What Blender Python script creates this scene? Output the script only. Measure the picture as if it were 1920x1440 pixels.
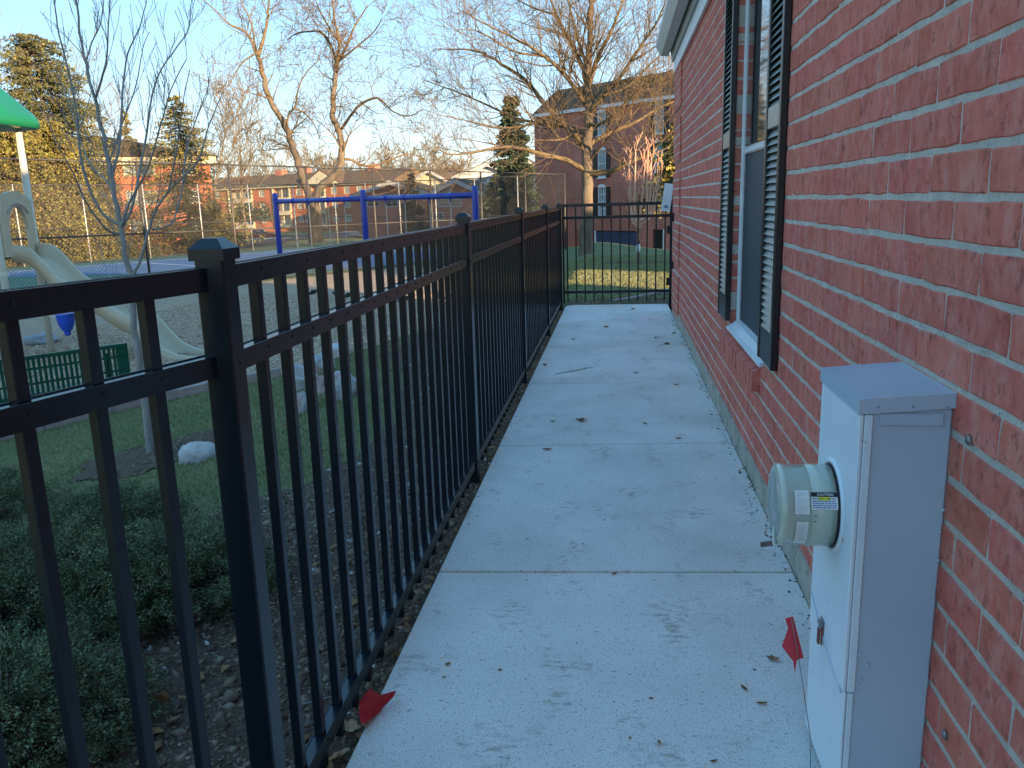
import bpy, math, random
import numpy as np
from mathutils import Matrix, Vector, noise as mnoise
random.seed(7); RNG = np.random.default_rng(7)
for o in list(bpy.data.objects): bpy.data.objects.remove(o)
SC = bpy.context.scene; COL = SC.collection
R = math.radians

# ---------------------------------------------------------------- camera
F_PX = 1550.0; CX, CY = 960.0, 720.0; EYE = 1.55
def _n(v): v = np.array(v, float); return v/np.linalg.norm(v)
_Y = _n((1158-CX, CY-370, F_PX)); _Z = -_n((1165-CX, CY-7700, F_PX))
_Z = _n(_Z - _Y*(_Z@_Y)); _X = np.cross(_Z, _Y); _X = _X if _X[0] > 0 else -_X
cam_d = bpy.data.cameras.new('camera'); cam = bpy.data.objects.new('camera', cam_d); COL.objects.link(cam)
cr, cu, cf = [np.array([_X[i], _Y[i], _Z[i]]) for i in range(3)]
cam.matrix_world = Matrix(((cr[0], cu[0], -cf[0], 0), (cr[1], cu[1], -cf[1], 0), (cr[2], cu[2], -cf[2], EYE), (0, 0, 0, 1)))
cam_d.sensor_width = 36; cam_d.lens = F_PX/1920*36; cam_d.clip_start = 0.05; cam_d.clip_end = 3000
SC.camera = cam

# ---------------------------------------------------------------- sky, sun, exposure
SUN_AZ = (0.75, -0.66); SUN_EL = 9.0
w = bpy.data.worlds.new('World'); SC.world = w; w.use_nodes = True
nt = w.node_tree; nt.nodes.clear()
wo = nt.nodes.new('ShaderNodeOutputWorld'); bg = nt.nodes.new('ShaderNodeBackground'); sk = nt.nodes.new('ShaderNodeTexSky')
sk.sky_type = 'NISHITA'; sk.sun_disc = False; sk.sun_elevation = R(SUN_EL)
sk.sun_rotation = math.atan2(SUN_AZ[0], SUN_AZ[1]); sk.air_density = 1.0; sk.dust_density = 0.2; sk.ozone_density = 3.0
bg.inputs[1].default_value = 0.15
gm = nt.nodes.new('ShaderNodeGamma'); gm.inputs[1].default_value = .18; hs = nt.nodes.new('ShaderNodeHueSaturation'); hs.inputs['Saturation'].default_value = 3.2
nt.links.new(sk.outputs[0], gm.inputs[0]); nt.links.new(gm.outputs[0], hs.inputs['Color']); tn = nt.nodes.new('ShaderNodeVectorMath'); tn.operation = 'MULTIPLY'; tn.inputs[1].default_value = (.96, .975, 1.08)
nt.links.new(hs.outputs[0], tn.inputs[0]); nt.links.new(tn.outputs[0], bg.inputs[0]); nt.links.new(bg.outputs[0], wo.inputs[0])
sd = bpy.data.lights.new('sun', 'SUN'); sd.energy = 2.2; sd.angle = R(0.5); sd.color = (1.0, 0.72, 0.42)
sun = bpy.data.objects.new('sun', sd); COL.objects.link(sun)
_s = Vector((SUN_AZ[0]*math.cos(R(SUN_EL)), SUN_AZ[1]*math.cos(R(SUN_EL)), math.sin(R(SUN_EL))))
sun.rotation_euler = _s.to_track_quat('Z', 'Y').to_euler(); sun.location = (20, -18, 30)
SC.view_settings.view_transform = 'Standard'; SC.view_settings.look = 'None'
SC.view_settings.exposure = 2.76; SC.view_settings.gamma = 1; SC.view_settings.use_curve_mapping = False
SC.render.engine = 'CYCLES'

# ---------------------------------------------------------------- photogrammetry helpers
def ray(px, py):
    v = _n((px-CX, CY-py, F_PX)); return np.array([v@_X, v@_Y, v@_Z])
def atY(px, py, y):
    r = ray(px, py); p = r*(y/r[1]); p[2] += EYE; return p
def atX(px, py, x):
    r = ray(px, py); p = r*(x/r[0]); p[2] += EYE; return p
def sm(t):
    t = min(1.0, max(0.0, t)); return t*t*(3-2*t)
def T(x, y):
    """height of the ground"""
    side = sm((-0.9-x)/5.5)
    wl = sm((-x-0.8)/1.5)
    back = wl*sm((y-11.5)/4.0) + (1-wl)*0.6*sm((y-12.4)/22)
    z = -0.72*(1-(1-side)*(1-back)) - 0.085
    a = (x+2.5)*.55+(y-40)*.83; b = (x+2.5)*(-.83)+(y-40)*.55
    dl = 0.16*max(0, a-2.0, b-19.5); dr = 0.068*max(0, y-32)
    k = sm((b+6)/6); z -= min(2.35, k*dl+(1-k)*dr)
    z += 2.1*math.exp(-((x+27)**2+(y-66)**2)/110.0)
    return z
def gnd(px, py, dz=0.0):
    r = ray(px, py); z = 0.0; p = None
    for _ in range(30):
        p = r*((z-EYE)/r[2]); p[2] += EYE; z = 0.5*z+0.5*(T(p[0], p[1])+dz)
    return p
def slab(px, py, z=0.0):
    r = ray(px, py); p = r*((z-EYE)/r[2]); p[2] += EYE; return p

# ---------------------------------------------------------------- mesh builder
class MB:
    def __init__(s): s.v = []; s.f = []; s.n = 0; s.smooth = False
    def add(s, vs, fs):
        b = s.n; s.v.extend([tuple(map(float, p)) for p in vs]); s.n += len(vs)
        s.f.extend([tuple(i+b for i in f) for f in fs]); return s
    def box(s, x0, x1, y0, y1, z0, z1, bev=0):
        if bev <= 0:
            vs = [(x, y, z) for x in (x0, x1) for y in (y0, y1) for z in (z0, z1)]
            return s.add(vs, [(0,1,3,2),(4,6,7,5),(0,4,5,1),(2,3,7,6),(0,2,6,4),(1,5,7,3)])
        c = [((x0+x1)/2, (y0+y1)/2, (z0+z1)/2), ((x1-x0)/2, (y1-y0)/2, (z1-z0)/2)]
        hx, hy, hz = c[1]; b = min(bev, hx*.9, hy*.9, hz*.9); vs = []; idx = {}
        for sx in (-1,1):
            for sy in (-1,1):
                for sz in (-1,1):
                    for a in range(3):
                        p = [sx*hx, sy*hy, sz*hz]; q = [sx*(hx-b), sy*(hy-b), sz*(hz-b)]
                        q[a] = p[a]; idx[(sx,sy,sz,a)] = len(vs); vs.append((c[0][0]+q[0], c[0][1]+q[1], c[0][2]+q[2]))
        fs = []
        for a in range(3):
            o1, o2 = [i for i in range(3) if i != a]
            for sg in (-1,1):
                r_ = []
                for (p, q) in ((-1,-1),(1,-1),(1,1),(-1,1)):
                    k = [0,0,0]; k[a]=sg; k[o1]=p; k[o2]=q; r_.append(idx[(k[0],k[1],k[2],a)])
                flip = (sg > 0) == (a == 1)
                fs.append(tuple(r_[::-1] if flip else r_))
        for a in range(3):      # edges along axis a
            o1, o2 = [i for i in range(3) if i != a]
            for p in (-1,1):
                for q in (-1,1):
                    k0=[0,0,0];k1=[0,0,0];k0[a]=-1;k1[a]=1
                    for k in (k0,k1): k[o1]=p;k[o2]=q
                    fs.append((idx[(*k0,o1)], idx[(*k1,o1)], idx[(*k1,o2)], idx[(*k0,o2)]))
        for sx in (-1,1):
            for sy in (-1,1):
                for sz in (-1,1): fs.append(tuple(idx[(sx,sy,sz,a)] for a in range(3)))
        s.fixn = True
        return s.add(vs, fs)
    def beam(s, p, q, w_, h, up=(0,0,1)):
        p = np.array(p, float); q = np.array(q, float); d = _n(q-p); u_ = np.array(up, float)
        if abs(d@u_) > .99: u_ = np.array((1.0,0,0))
        sd_ = _n(np.cross(d, u_)); u_ = np.cross(sd_, d)
        vs = [e+sd_*a*w_/2+u_*b*h/2 for e in (p, q) for (a, b) in ((-1,-1),(1,-1),(1,1),(-1,1))]
        return s.add(vs, [(3,2,1,0),(4,5,6,7),(0,1,5,4),(1,2,6,5),(2,3,7,6),(3,0,4,7)])
    def tube(s, pts, rad, n=6, cap=True):
        pts = [np.array(p, float) for p in pts]
        if not hasattr(rad, '__len__'): rad = [rad]*len(pts)
        vs = []; fs = []; ref = None
        for i, p in enumerate(pts):
            d = _n(pts[min(i+1, len(pts)-1)]-pts[max(i-1, 0)] + 1e-9)
            if ref is None: ref = np.array((1.0,0,0)) if abs(d[0]) < .8 else np.array((0,1.0,0))
            a = _n(np.cross(d, ref)); b = np.cross(d, a); ref = np.cross(a, d)
            for k in range(n):
                t = 2*math.pi*k/n; vs.append(p+rad[i]*(a*math.cos(t)+b*math.sin(t)))
        for i in range(len(pts)-1):
            for k in range(n):
                k2 = (k+1) % n; fs.append((i*n+k, i*n+k2, (i+1)*n+k2, (i+1)*n+k))
        if cap: fs.append(tuple(range(n))[::-1]); fs.append(tuple((len(pts)-1)*n+k for k in range(n)))
        return s.add(vs, fs)
    def prism(s, poly, d):     # planar polygon (3-D points) extruded by vector d
        m = len(poly); d = np.array(d, float)
        vs = [np.array(p, float) for p in poly]; vs += [p+d for p in vs]
        return s.add(vs, [tuple(range(m))[::-1], tuple(range(m, 2*m))]+[(i, (i+1) % m, m+(i+1) % m, m+i) for i in range(m)])
    def lathe(s, prof, c, ax, n=24):
        ax = _n(ax); ref = np.array((0,0,1.0)) if abs(ax[2]) < .9 else np.array((1.0,0,0))
        a = _n(np.cross(ax, ref)); b = np.cross(ax, a); c = np.array(c, float); vs = []; fs = []
        for (r_, h) in prof:
            for k in range(n):
                t = 2*math.pi*k/n; vs.append(c+ax*h+r_*(a*math.cos(t)+b*math.sin(t)))
        for i in range(len(prof)-1):
            for k in range(n):
                k2 = (k+1) % n; fs.append((i*n+k, i*n+k2, (i+1)*n+k2, (i+1)*n+k))
        fs.append(tuple(range(n))[::-1]); fs.append(tuple((len(prof)-1)*n+k for k in range(n)))
        return s.add(vs, fs)
    def xf(s, org, ang, start=0):
        c, q = math.cos(ang), math.sin(ang)
        for i in range(start, len(s.v)):
            x, y, z = s.v[i]; s.v[i] = (org[0]+c*x-q*y, org[1]+q*x+c*y, org[2]+z)
        return s
    def mesh(s, name, mat, off=(0,0,0), smooth=None):
        m = bpy.data.meshes.new(name); a = np.array(s.v, float).reshape(-1, 3)-np.array(off)
        m.from_pydata(a.tolist(), [], s.f)
        if getattr(s, 'fixn', False) and len(s.f) < 6000:
            import bmesh
            bm = bmesh.new(); bm.from_mesh(m); bmesh.ops.recalc_face_normals(bm, faces=bm.faces); bm.to_mesh(m); bm.free()
        if mat: m.materials.append(mat)
        if smooth if smooth is not None else s.smooth: m.polygons.foreach_set('use_smooth', [True]*len(m.polygons))
        m.update(); return m
LOC = {}
def place(name, data, loc, parent=None):
    o = bpy.data.objects.new(name, data); COL.objects.link(o)
    wl = np.array(loc, float); LOC[o.name] = wl
    if parent is not None: o.parent = parent; o.location = tuple(wl-LOC[parent.name])
    else: o.location = tuple(wl)
    return o
def obj(name, mb, mat, parent=None, smooth=None, origin=None, kind=None, label=None):
    if origin is None: origin = LOC[parent.name] if parent is not None else (0,0,0)
    o = place(name, mb.mesh(name, mat, origin, smooth), origin, parent)
    if kind: o['kind'] = kind
    if label: o['label'] = label
    return o
def thing(name, label, cat, loc, group=None):
    o = place(name, None, loc); o.empty_display_size = .1
    o['label'] = label; o['category'] = cat
    if group: o['group'] = group
    return o
def tag(o, label, cat, group=None):
    o['label'] = label; o['category'] = cat
    if group: o['group'] = group
    return o
def npmesh(name, V, F, mat, parent=None, kind=None, attr=None, smooth=False):
    """V (n,3), F (m,k) as numpy"""
    V = np.asarray(V, np.float32); F = np.asarray(F, np.int32); m = bpy.data.meshes.new(name)
    off = LOC[parent.name] if parent is not None else np.zeros(3)
    V = (V-off).astype(np.float32)
    k = F.shape[1]; m.vertices.add(len(V)); m.vertices.foreach_set('co', V.ravel())
    m.loops.add(F.size); m.loops.foreach_set('vertex_index', F.ravel())
    m.polygons.add(len(F)); m.polygons.foreach_set('loop_start', np.arange(0, F.size, k, dtype=np.int32))
    try: m.polygons.foreach_set('loop_total', np.full(len(F), k, np.int32))
    except Exception: pass
    m.update(calc_edges=True)
    if smooth: m.polygons.foreach_set('use_smooth', [True]*len(F))
    m.materials.append(mat); o = place(name, m, off, parent)
    if kind: o['kind'] = kind
    return o

# ---------------------------------------------------------------- materials
MATS = {}
def M(name, c1, c2=None, scale=4.0, rough=.6, bump=0.0, bscale=30.0, metal=0.0, spec=.5, stretch=(1,1,1), rnd=0.0,
      c3=None, s3=20.0, t3=.62, w3=.04, lo=.35, hi=.65, st3=(1,1,1), dist=.02, rrnd=0.0, hue=0.0, coat=0.0, trans=0.0, detail=6):
    if name in MATS: return MATS[name]
    if rough >= .79 and spec == .5: spec = .12
    m = bpy.data.materials.new(name); m.use_nodes = True; t = m.node_tree; N = t.nodes; L = t.links
    bs = N['Principled BSDF']; bs.inputs['Roughness'].default_value = rough; bs.inputs['Metallic'].default_value = metal
    bs.inputs['Specular IOR Level'].default_value = spec; bs.inputs['Coat Weight'].default_value = coat
    c1 = (*c1, 1); geo = N.new('ShaderNodeNewGeometry'); oi = N.new('ShaderNodeObjectInfo')
    rv = None
    if rnd or hue:
        ad = N.new('ShaderNodeMath'); ad.operation = 'ADD'; L.new(geo.outputs['Random Per Island'], ad.inputs[0]); L.new(oi.outputs['Random'], ad.inputs[1])
        fr = N.new('ShaderNodeMath'); fr.operation = 'FRACT'; L.new(ad.outputs[0], fr.inputs[0]); rv = fr.outputs[0]
    pos = geo.outputs['Position']
    if rv is not None:
        cx = N.new('ShaderNodeVectorMath'); cx.operation = 'SCALE'; cx.inputs[0].default_value = (7, 11, 13); L.new(rv, cx.inputs[3])
        av = N.new('ShaderNodeVectorMath'); av.operation = 'ADD'; L.new(pos, av.inputs[0]); L.new(cx.outputs[0], av.inputs[1]); pos = av.outputs[0]
    def nz(sc, st, dt=detail, rg=.6):
        mp = N.new('ShaderNodeVectorMath'); mp.operation = 'MULTIPLY'; mp.inputs[1].default_value = st; L.new(pos, mp.inputs[0])
        n = N.new('ShaderNodeTexNoise'); n.inputs['Scale'].default_value = sc; n.inputs['Detail'].default_value = dt
        n.inputs['Roughness'].default_value = rg; L.new(mp.outputs[0], n.inputs['Vector']); return n.outputs[0]
    def ramp(src, a, b):
        r_ = N.new('ShaderNodeMapRange'); r_.inputs[1].default_value = a; r_.inputs[2].default_value = b; r_.clamp = True
        L.new(src, r_.inputs[0]); return r_.outputs[0]
    def mix(f, a, b, mode='MIX'):
        x = N.new('ShaderNodeMix'); x.data_type = 'RGBA'; x.blend_type = mode
        for i, val in ((0, f), (6, a), (7, b)):
            if hasattr(val, 'links') or hasattr(val, 'is_linked'): L.new(val, x.inputs[i])
            else: x.inputs[i].default_value = val
        return x.outputs[2]
    col = None
    if c2 is not None: col = mix(ramp(nz(scale, stretch), lo, hi), c1, (*c2, 1))
    if c3 is not None: col = mix(ramp(nz(s3, st3, 4), t3, t3+w3), col if col is not None else c1, (*c3, 1))
    if rv is not None:
        h = N.new('ShaderNodeHueSaturation')
        if col is None: h.inputs['Color'].default_value = c1
        else: L.new(col, h.inputs['Color'])
        mr = N.new('ShaderNodeMapRange'); mr.inputs[3].default_value = 1-rnd; mr.inputs[4].default_value = 1+rnd; L.new(rv, mr.inputs[0]); L.new(mr.outputs[0], h.inputs['Value'])
        if hue:
            mq = N.new('ShaderNodeMath'); mq.operation = 'MULTIPLY'; mq.inputs[1].default_value = 7.31; L.new(rv, mq.inputs[0])
            f2 = N.new('ShaderNodeMath'); f2.operation = 'FRACT'; L.new(mq.outputs[0], f2.inputs[0])
            mh = N.new('ShaderNodeMapRange'); mh.inputs[3].default_value = .5-hue; mh.inputs[4].default_value = .5+hue; L.new(f2.outputs[0], mh.inputs[0]); L.new(mh.outputs[0], h.inputs['Hue'])
        col = h.outputs[0]
    if col is None: bs.inputs['Base Color'].default_value = c1
    else: L.new(col, bs.inputs['Base Color'])
    if rrnd: 
        rr = N.new('ShaderNodeMapRange'); rr.inputs[3].default_value = rough-rrnd; rr.inputs[4].default_value = rough+rrnd
        L.new(nz(bscale*.3, (1,1,1), 3), rr.inputs[0]); L.new(rr.outputs[0], bs.inputs['Roughness'])
    if bump:
        b = N.new('ShaderNodeBump'); b.inputs['Strength'].default_value = bump; b.inputs['Distance'].default_value = dist
        L.new(nz(bscale, stretch, 8, .65), b.inputs['Height']); L.new(b.outputs[0], bs.inputs['Normal'])
    if trans: bs.inputs['Transmission Weight'].default_value = trans
    MATS[name] = m; m['bsdf'] = 1
    return m

m_conc = M('concrete', (.86,.80,.75), (.78,.73,.69), 1.6, .9, .35, 190, c3=(.36,.33,.28), s3=110, t3=.60, w3=.06, dist=.004)
def concrete_stains(m):
    t = m.node_tree; N = t.nodes; L = t.links; bs = N['Principled BSDF']; src = bs.inputs['Base Color'].links[0].from_socket
    g = N.new('ShaderNodeNewGeometry')
    def nse(sc, st, d, off=(0,0,0)):
        mp = N.new('ShaderNodeMapping'); mp.inputs['Scale'].default_value = st; mp.inputs['Location'].default_value = off; L.new(g.outputs['Position'], mp.inputs[0])
        n = N.new('ShaderNodeTexNoise'); n.inputs['Scale'].default_value = sc; n.inputs['Detail'].default_value = d; n.inputs['Roughness'].default_value = .65; L.new(mp.outputs[0], n.inputs[0]); return n.outputs[0]
    def mul(a, b):
        x = N.new('ShaderNodeMath'); x.operation = 'MULTIPLY'; L.new(a, x.inputs[0])
        if isinstance(b, float): x.inputs[1].default_value = b
        else: L.new(b, x.inputs[1])
        return x.outputs[0]
    def rg(s_, a, b):
        r_ = N.new('ShaderNodeMapRange'); r_.inputs[1].default_value = a; r_.inputs[2].default_value = b; L.new(s_, r_.inputs[0]); return r_.outputs[0]
    def ov(f, base, c):
        x = N.new('ShaderNodeMix'); x.data_type = 'RGBA'; L.new(f, x.inputs[0]); L.new(base, x.inputs[6]); x.inputs[7].default_value = (*c, 1); return x.outputs[2]
    patches = mul(mul(rg(nse(3.4, (1.2,.8,1), 6, (3.1,1.7,0)), .53, .66), rg(nse(26, (.7,1.5,1), 6), .48, .58)), .62)
    col = ov(patches, src, (.24,.175,.11))
    pits = mul(rg(nse(55, (.8,1,1), 3, (9,2,0)), .64, .68), .7); col = ov(pits, col, (.13,.11,.08))
    pits2 = mul(rg(nse(170, (1,1,1), 3, (1,7,0)), .50, .62), .38); col = ov(pits2, col, (.22,.20,.17))
    broad = mul(rg(nse(.9, (1,1,1), 3, (5,5,0)), .40, .70), .45); col = ov(broad, col, (.42,.38,.31))
    L.new(col, bs.inputs['Base Color'])
concrete_stains(m_conc)
m_found = M('foundation_concrete', (.48,.43,.36), (.36,.33,.27), 6, .95, .5, 60, c3=(.24,.22,.16), s3=16, t3=.56, w3=.1)
m_mortar = M('mortar', (.72,.66,.56), (.58,.53,.45), 14, .95, 1, 190, c3=(.30,.28,.24), s3=150, t3=.60, w3=.06, dist=.008)
m_fence = M('black_fence_paint', (.007,.012,.018), None, rough=.24, spec=.45, bump=.12, bscale=900, dist=.0006)
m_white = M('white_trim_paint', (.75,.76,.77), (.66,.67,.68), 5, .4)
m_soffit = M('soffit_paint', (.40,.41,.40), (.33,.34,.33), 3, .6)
m_gutter = M('gutter_metal', (.62,.62,.58), (.54,.54,.5), 2, .5)
m_louv = M('sky_sheen_louver', (.22,.24,.21), (.16,.18,.16), 3, .3, spec=.8)  # sky reflection on louvers and middle rails put into a paler base colour
m_shut = M('shutter_paint', (.009,.012,.014), None, rough=.35, spec=.6)
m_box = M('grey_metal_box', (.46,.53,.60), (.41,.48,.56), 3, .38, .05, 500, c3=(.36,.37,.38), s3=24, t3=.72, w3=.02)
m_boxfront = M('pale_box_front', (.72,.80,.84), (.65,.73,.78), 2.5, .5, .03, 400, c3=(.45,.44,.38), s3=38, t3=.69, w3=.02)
m_meter = M('meter_plastic', (.52,.56,.44), (.46,.50,.41), 7, .22, spec=.7, coat=.4)
m_meterface = M('meter_face', (.42,.46,.42), (.30,.33,.30), 11, .15, spec=.8)
m_red = M('red_flag_plastic', (.62,.03,.045), (.48,.02,.035), 14, .45)
m_steel = M('dull_steel', (.35,.35,.34), (.2,.2,.2), 30, .4, metal=.8)
m_black = M('black_print', (.01,.01,.012), rough=.5); m_paper = M('label_white', (.8,.8,.76), (.7,.7,.66), 9, .6)
m_yel = M('label_yellow', (.80,.68,.05), rough=.5); m_grey = M('label_grey', (.45,.47,.48), rough=.6); m_blueink = M('blue_ink', (.04,.10,.35), rough=.6)
m_rust = M('rusty_tag', (.30,.06,.05), (.18,.05,.04), 60, .6)
m_dirt = M('mulch_soil', (.15,.10,.07), (.09,.062,.045), 9, .97, 1, 45, c3=(.24,.22,.19), s3=60, t3=.62, w3=.05, dist=.03)
m_peb = M('soil_chips', (.22,.165,.12), (.12,.09,.065), 15, .93, rnd=.5, hue=.015)
m_stone = M('pale_pebble', (.45,.42,.37), (.33,.31,.28), 15, .9, rnd=.3)
m_grass = M('grass_ground', (.135,.165,.072), (.21,.195,.10), 1.2, .95, .9, 70, c3=(.26,.23,.11), s3=22, t3=.60, w3=.08, dist=.03)
m_blade = M('grass_blade', (.15,.19,.075), (.29,.26,.13), 1.3, .8, rnd=.35, hue=.02)
m_chip = M('playground_chips', (.50,.36,.25), (.38,.27,.185), 5, .95, 1, 28, c3=(.55,.46,.36), s3=18, t3=.60, w3=.04, dist=.05)
m_chipp = M('wood_chip', (.58,.42,.29), (.42,.30,.20), 30, .9, rnd=.4)
m_leaf = M('dead_leaf', (.28,.155,.07), (.19,.10,.05), 22, .8, rnd=.35)
m_leafpale = M('pale_dead_leaf', (.45,.32,.20), (.34,.22,.13), 22, .8)
m_blue = M('blue_court', (.16,.21,.30), (.14,.19,.27), 2, .8); m_green = M('green_court', (.13,.20,.13), (.11,.17,.11), 2, .85)
m_line = M('court_line', (.8,.8,.78), rough=.7)
m_asph = M('asphalt', (.055,.055,.057), (.07,.07,.07), 1, .9)
m_swing = M('blue_powder_coat', (.03,.05,.36), (.025,.042,.32), 3, .35, spec=.6)
m_galv = M('galvanised_steel', (.50,.50,.47), (.42,.42,.40), 9, .45, metal=.3)
m_chainblk = M('black_vinyl_steel', (.045,.042,.038), (.06,.055,.05), 8, .5)
m_slide = M('beige_plastic', (.50,.42,.29), (.46,.385,.265), 2, .4); m_pgreen = M('green_roof_plastic', (.008,.17,.075), (.008,.15,.065), 3, .35)
m_post = M('cream_post_metal', (.58,.56,.46), rough=.4); m_bench = M('green_bench_coat', (.006,.075,.045), (.008,.06,.035), 5, .35)
m_pblue = M('blue_plastic', (.015,.09,.55), rough=.35); m_prock = M('moulded_rock', (.33,.36,.40), (.26,.28,.30), 6, .8, .4, 30)
m_curb = M('timber_edging', (.40,.31,.28), (.30,.23,.21), 6, .9, .3, 60)
m_bould = M('boulder_stone', (.50,.46,.43), (.36,.35,.34), 7, .9, .6, 25, c3=(.40,.29,.26), s3=4, t3=.52, w3=.08, rnd=.2)
m_bark = M('grey_bark', (.17,.145,.115), (.12,.10,.08), 6, .95, .8, 14, stretch=(1,1,.3), dist=.04)
m_bark2 = M('tan_bark', (.19,.15,.11), (.12,.095,.07), 3, .95, .8, 9, stretch=(1,1,.3), dist=.05)
m_ybark = M('young_bark', (.36,.34,.30), (.27,.25,.23), 18, .85, .4, 60, stretch=(1,1,.4), c3=(.15,.13,.11), s3=35, t3=.64, w3=.03, st3=(1,1,2))
m_twig = M('fine_twigs', (.18,.13,.075), (.115,.085,.055), 3, .95); m_rtwig = M('reddish_twigs', (.66,.33,.24), (.55,.38,.26), 5, .9)
m_far = M('far_twigs', (.21,.17,.11), (.15,.125,.085), .6, .95)
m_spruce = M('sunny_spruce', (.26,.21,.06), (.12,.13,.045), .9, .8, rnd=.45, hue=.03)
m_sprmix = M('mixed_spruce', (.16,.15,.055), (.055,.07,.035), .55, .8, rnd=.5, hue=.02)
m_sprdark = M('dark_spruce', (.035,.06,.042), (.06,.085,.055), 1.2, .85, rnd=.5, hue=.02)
m_jun = M('juniper_green', (.14,.165,.065), (.08,.11,.05), 2.5, .75, rnd=.4, hue=.02); m_junp = M('juniper_tips', (.24,.25,.14), (.15,.20,.10), 9, .8, rnd=.3)
m_roofd = M('dark_shingle', (.055,.05,.045), (.085,.075,.06), 1.2, .95, .5, 8, c3=(.12,.10,.07), s3=3, t3=.55, w3=.1)
m_roofb = M('brown_shingle', (.17,.12,.08), (.13,.09,.06), .6, .95, .4, 4)
m_cream = M('cream_siding', (.62,.55,.38), (.54,.48,.33), .8, .8); m_glass = M('window_glass', (.03,.04,.045), rough=.04, spec=1.0, coat=.5)
m_glassl = M('pale_blind_window', (.35,.40,.40), (.22,.26,.27), 1.5, .2, spec=.7)
m_screen = M('insect_screen', (.035,.043,.055), (.042,.052,.065), 2, .6)
m_garage = M('garage_door_blue', (.04,.06,.12), rough=.5)
m_notice = M('notice_paper', (.80,.84,.86), (.72,.77,.80), 15, .5)

def brickmat(name, base, alt, dark, pale, fine=True):
    m = M(name, base, alt, 5.5, .9, 1.0, 48, stretch=(1,1.3,.85), rnd=.10, hue=.004, c3=dark, s3=15, t3=.625, w3=.10, st3=(1,1.0,.75), dist=.006)
    t = m.node_tree; N = t.nodes; L = t.links; bs = N['Principled BSDF']; src = bs.inputs['Base Color'].links[0].from_socket
    g = N.new('ShaderNodeNewGeometry')
    def lay(src, sc, st, a, b, c, amt, d=5, off=(0,0,0)):
        mp = N.new('ShaderNodeMapping'); mp.inputs['Scale'].default_value = st; mp.inputs['Location'].default_value = off; L.new(g.outputs['Position'], mp.inputs[0])
        n = N.new('ShaderNodeTexNoise'); n.inputs['Scale'].default_value = sc; n.inputs['Detail'].default_value = d; n.inputs['Roughness'].default_value = .7; L.new(mp.outputs[0], n.inputs[0])
        r_ = N.new('ShaderNodeMapRange'); r_.inputs[1].default_value = a; r_.inputs[2].default_value = b; r_.inputs[4].default_value = amt; L.new(n.outputs[0], r_.inputs[0])
        x = N.new('ShaderNodeMix'); x.data_type = 'RGBA'; L.new(r_.outputs[0], x.inputs[0]); L.new(src, x.inputs[6]); x.inputs[7].default_value = (*c, 1); return x.outputs[2]
    c = lay(src, 13, (1,1.7,1.0), .44, .66, pale, .60)                 # dusty vertical drag marks
    c = lay(c, 24, (1,1.3,1.1), .555, .63, dark, .5, 5, (4,4,4))     # torn dark folds
    c = lay(c, 3.2, (1,3,1), .715, .735, (.62,.58,.54), .7, 6, (2,9,1)) # mortar smears
    L.new(c, bs.inputs['Base Color']); return m
m_brick = brickmat('red_brick', (.64,.19,.138), (.53,.14,.10), (.22,.07,.05), (.68,.30,.24))
def farbrick(name, c1, c2, mort, rot=0.0, sc=1.0):
    m = bpy.data.materials.new(name); m.use_nodes = True; t = m.node_tree; N = t.nodes; L = t.links; bs = N['Principled BSDF']; bs.inputs['Roughness'].default_value = .95
    tc = N.new('ShaderNodeNewGeometry'); sx = N.new('ShaderNodeSeparateXYZ'); L.new(tc.outputs['Position'], sx.inputs[0])
    ad = N.new('ShaderNodeMath'); ad.operation = 'ADD'; L.new(sx.outputs[0], ad.inputs[0]); L.new(sx.outputs[1], ad.inputs[1])
    cb = N.new('ShaderNodeCombineXYZ'); L.new(ad.outputs[0], cb.inputs[0]); L.new(sx.outputs[2], cb.inputs[1])
    b = N.new('ShaderNodeTexBrick'); b.inputs['Color1'].default_value = (*c1, 1); b.inputs['Color2'].default_value = (*c2, 1); b.inputs['Mortar'].default_value = (*mort, 1)
    b.inputs['Scale'].default_value = sc; b.inputs['Mortar Size'].default_value = .012; b.inputs['Brick Width'].default_value = .3; b.inputs['Row Height'].default_value = .1
    L.new(cb.outputs[0], b.inputs[0])
    n = N.new('ShaderNodeTexNoise'); n.inputs['Scale'].default_value = .5; n.inputs['Detail'].default_value = 5; L.new(tc.outputs['Position'], n.inputs[0])
    r_ = N.new('ShaderNodeMapRange'); r_.inputs[1].default_value = .3; r_.inputs[2].default_value = .7; r_.inputs[3].default_value = .75; r_.inputs[4].default_value = 1.2; L.new(n.outputs[0], r_.inputs[0])
    h = N.new('ShaderNodeHueSaturation'); L.new(b.outputs[0], h.inputs['Color']); L.new(r_.outputs[0], h.inputs['Value']); L.new(h.outputs[0], bs.inputs['Base Color']); return m
m_fbrick = farbrick('apartment_brick', (.48,.155,.105), (.41,.13,.09), (.36,.21,.16)); m_trimg = M('shaded_trim', (.42,.43,.42), rough=.6); m_obrick = farbrick('orange_brick', (.50,.14,.06), (.42,.11,.05), (.40,.20,.12))  # white trim of the far gable houses greyed, their shade put into the colour
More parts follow.
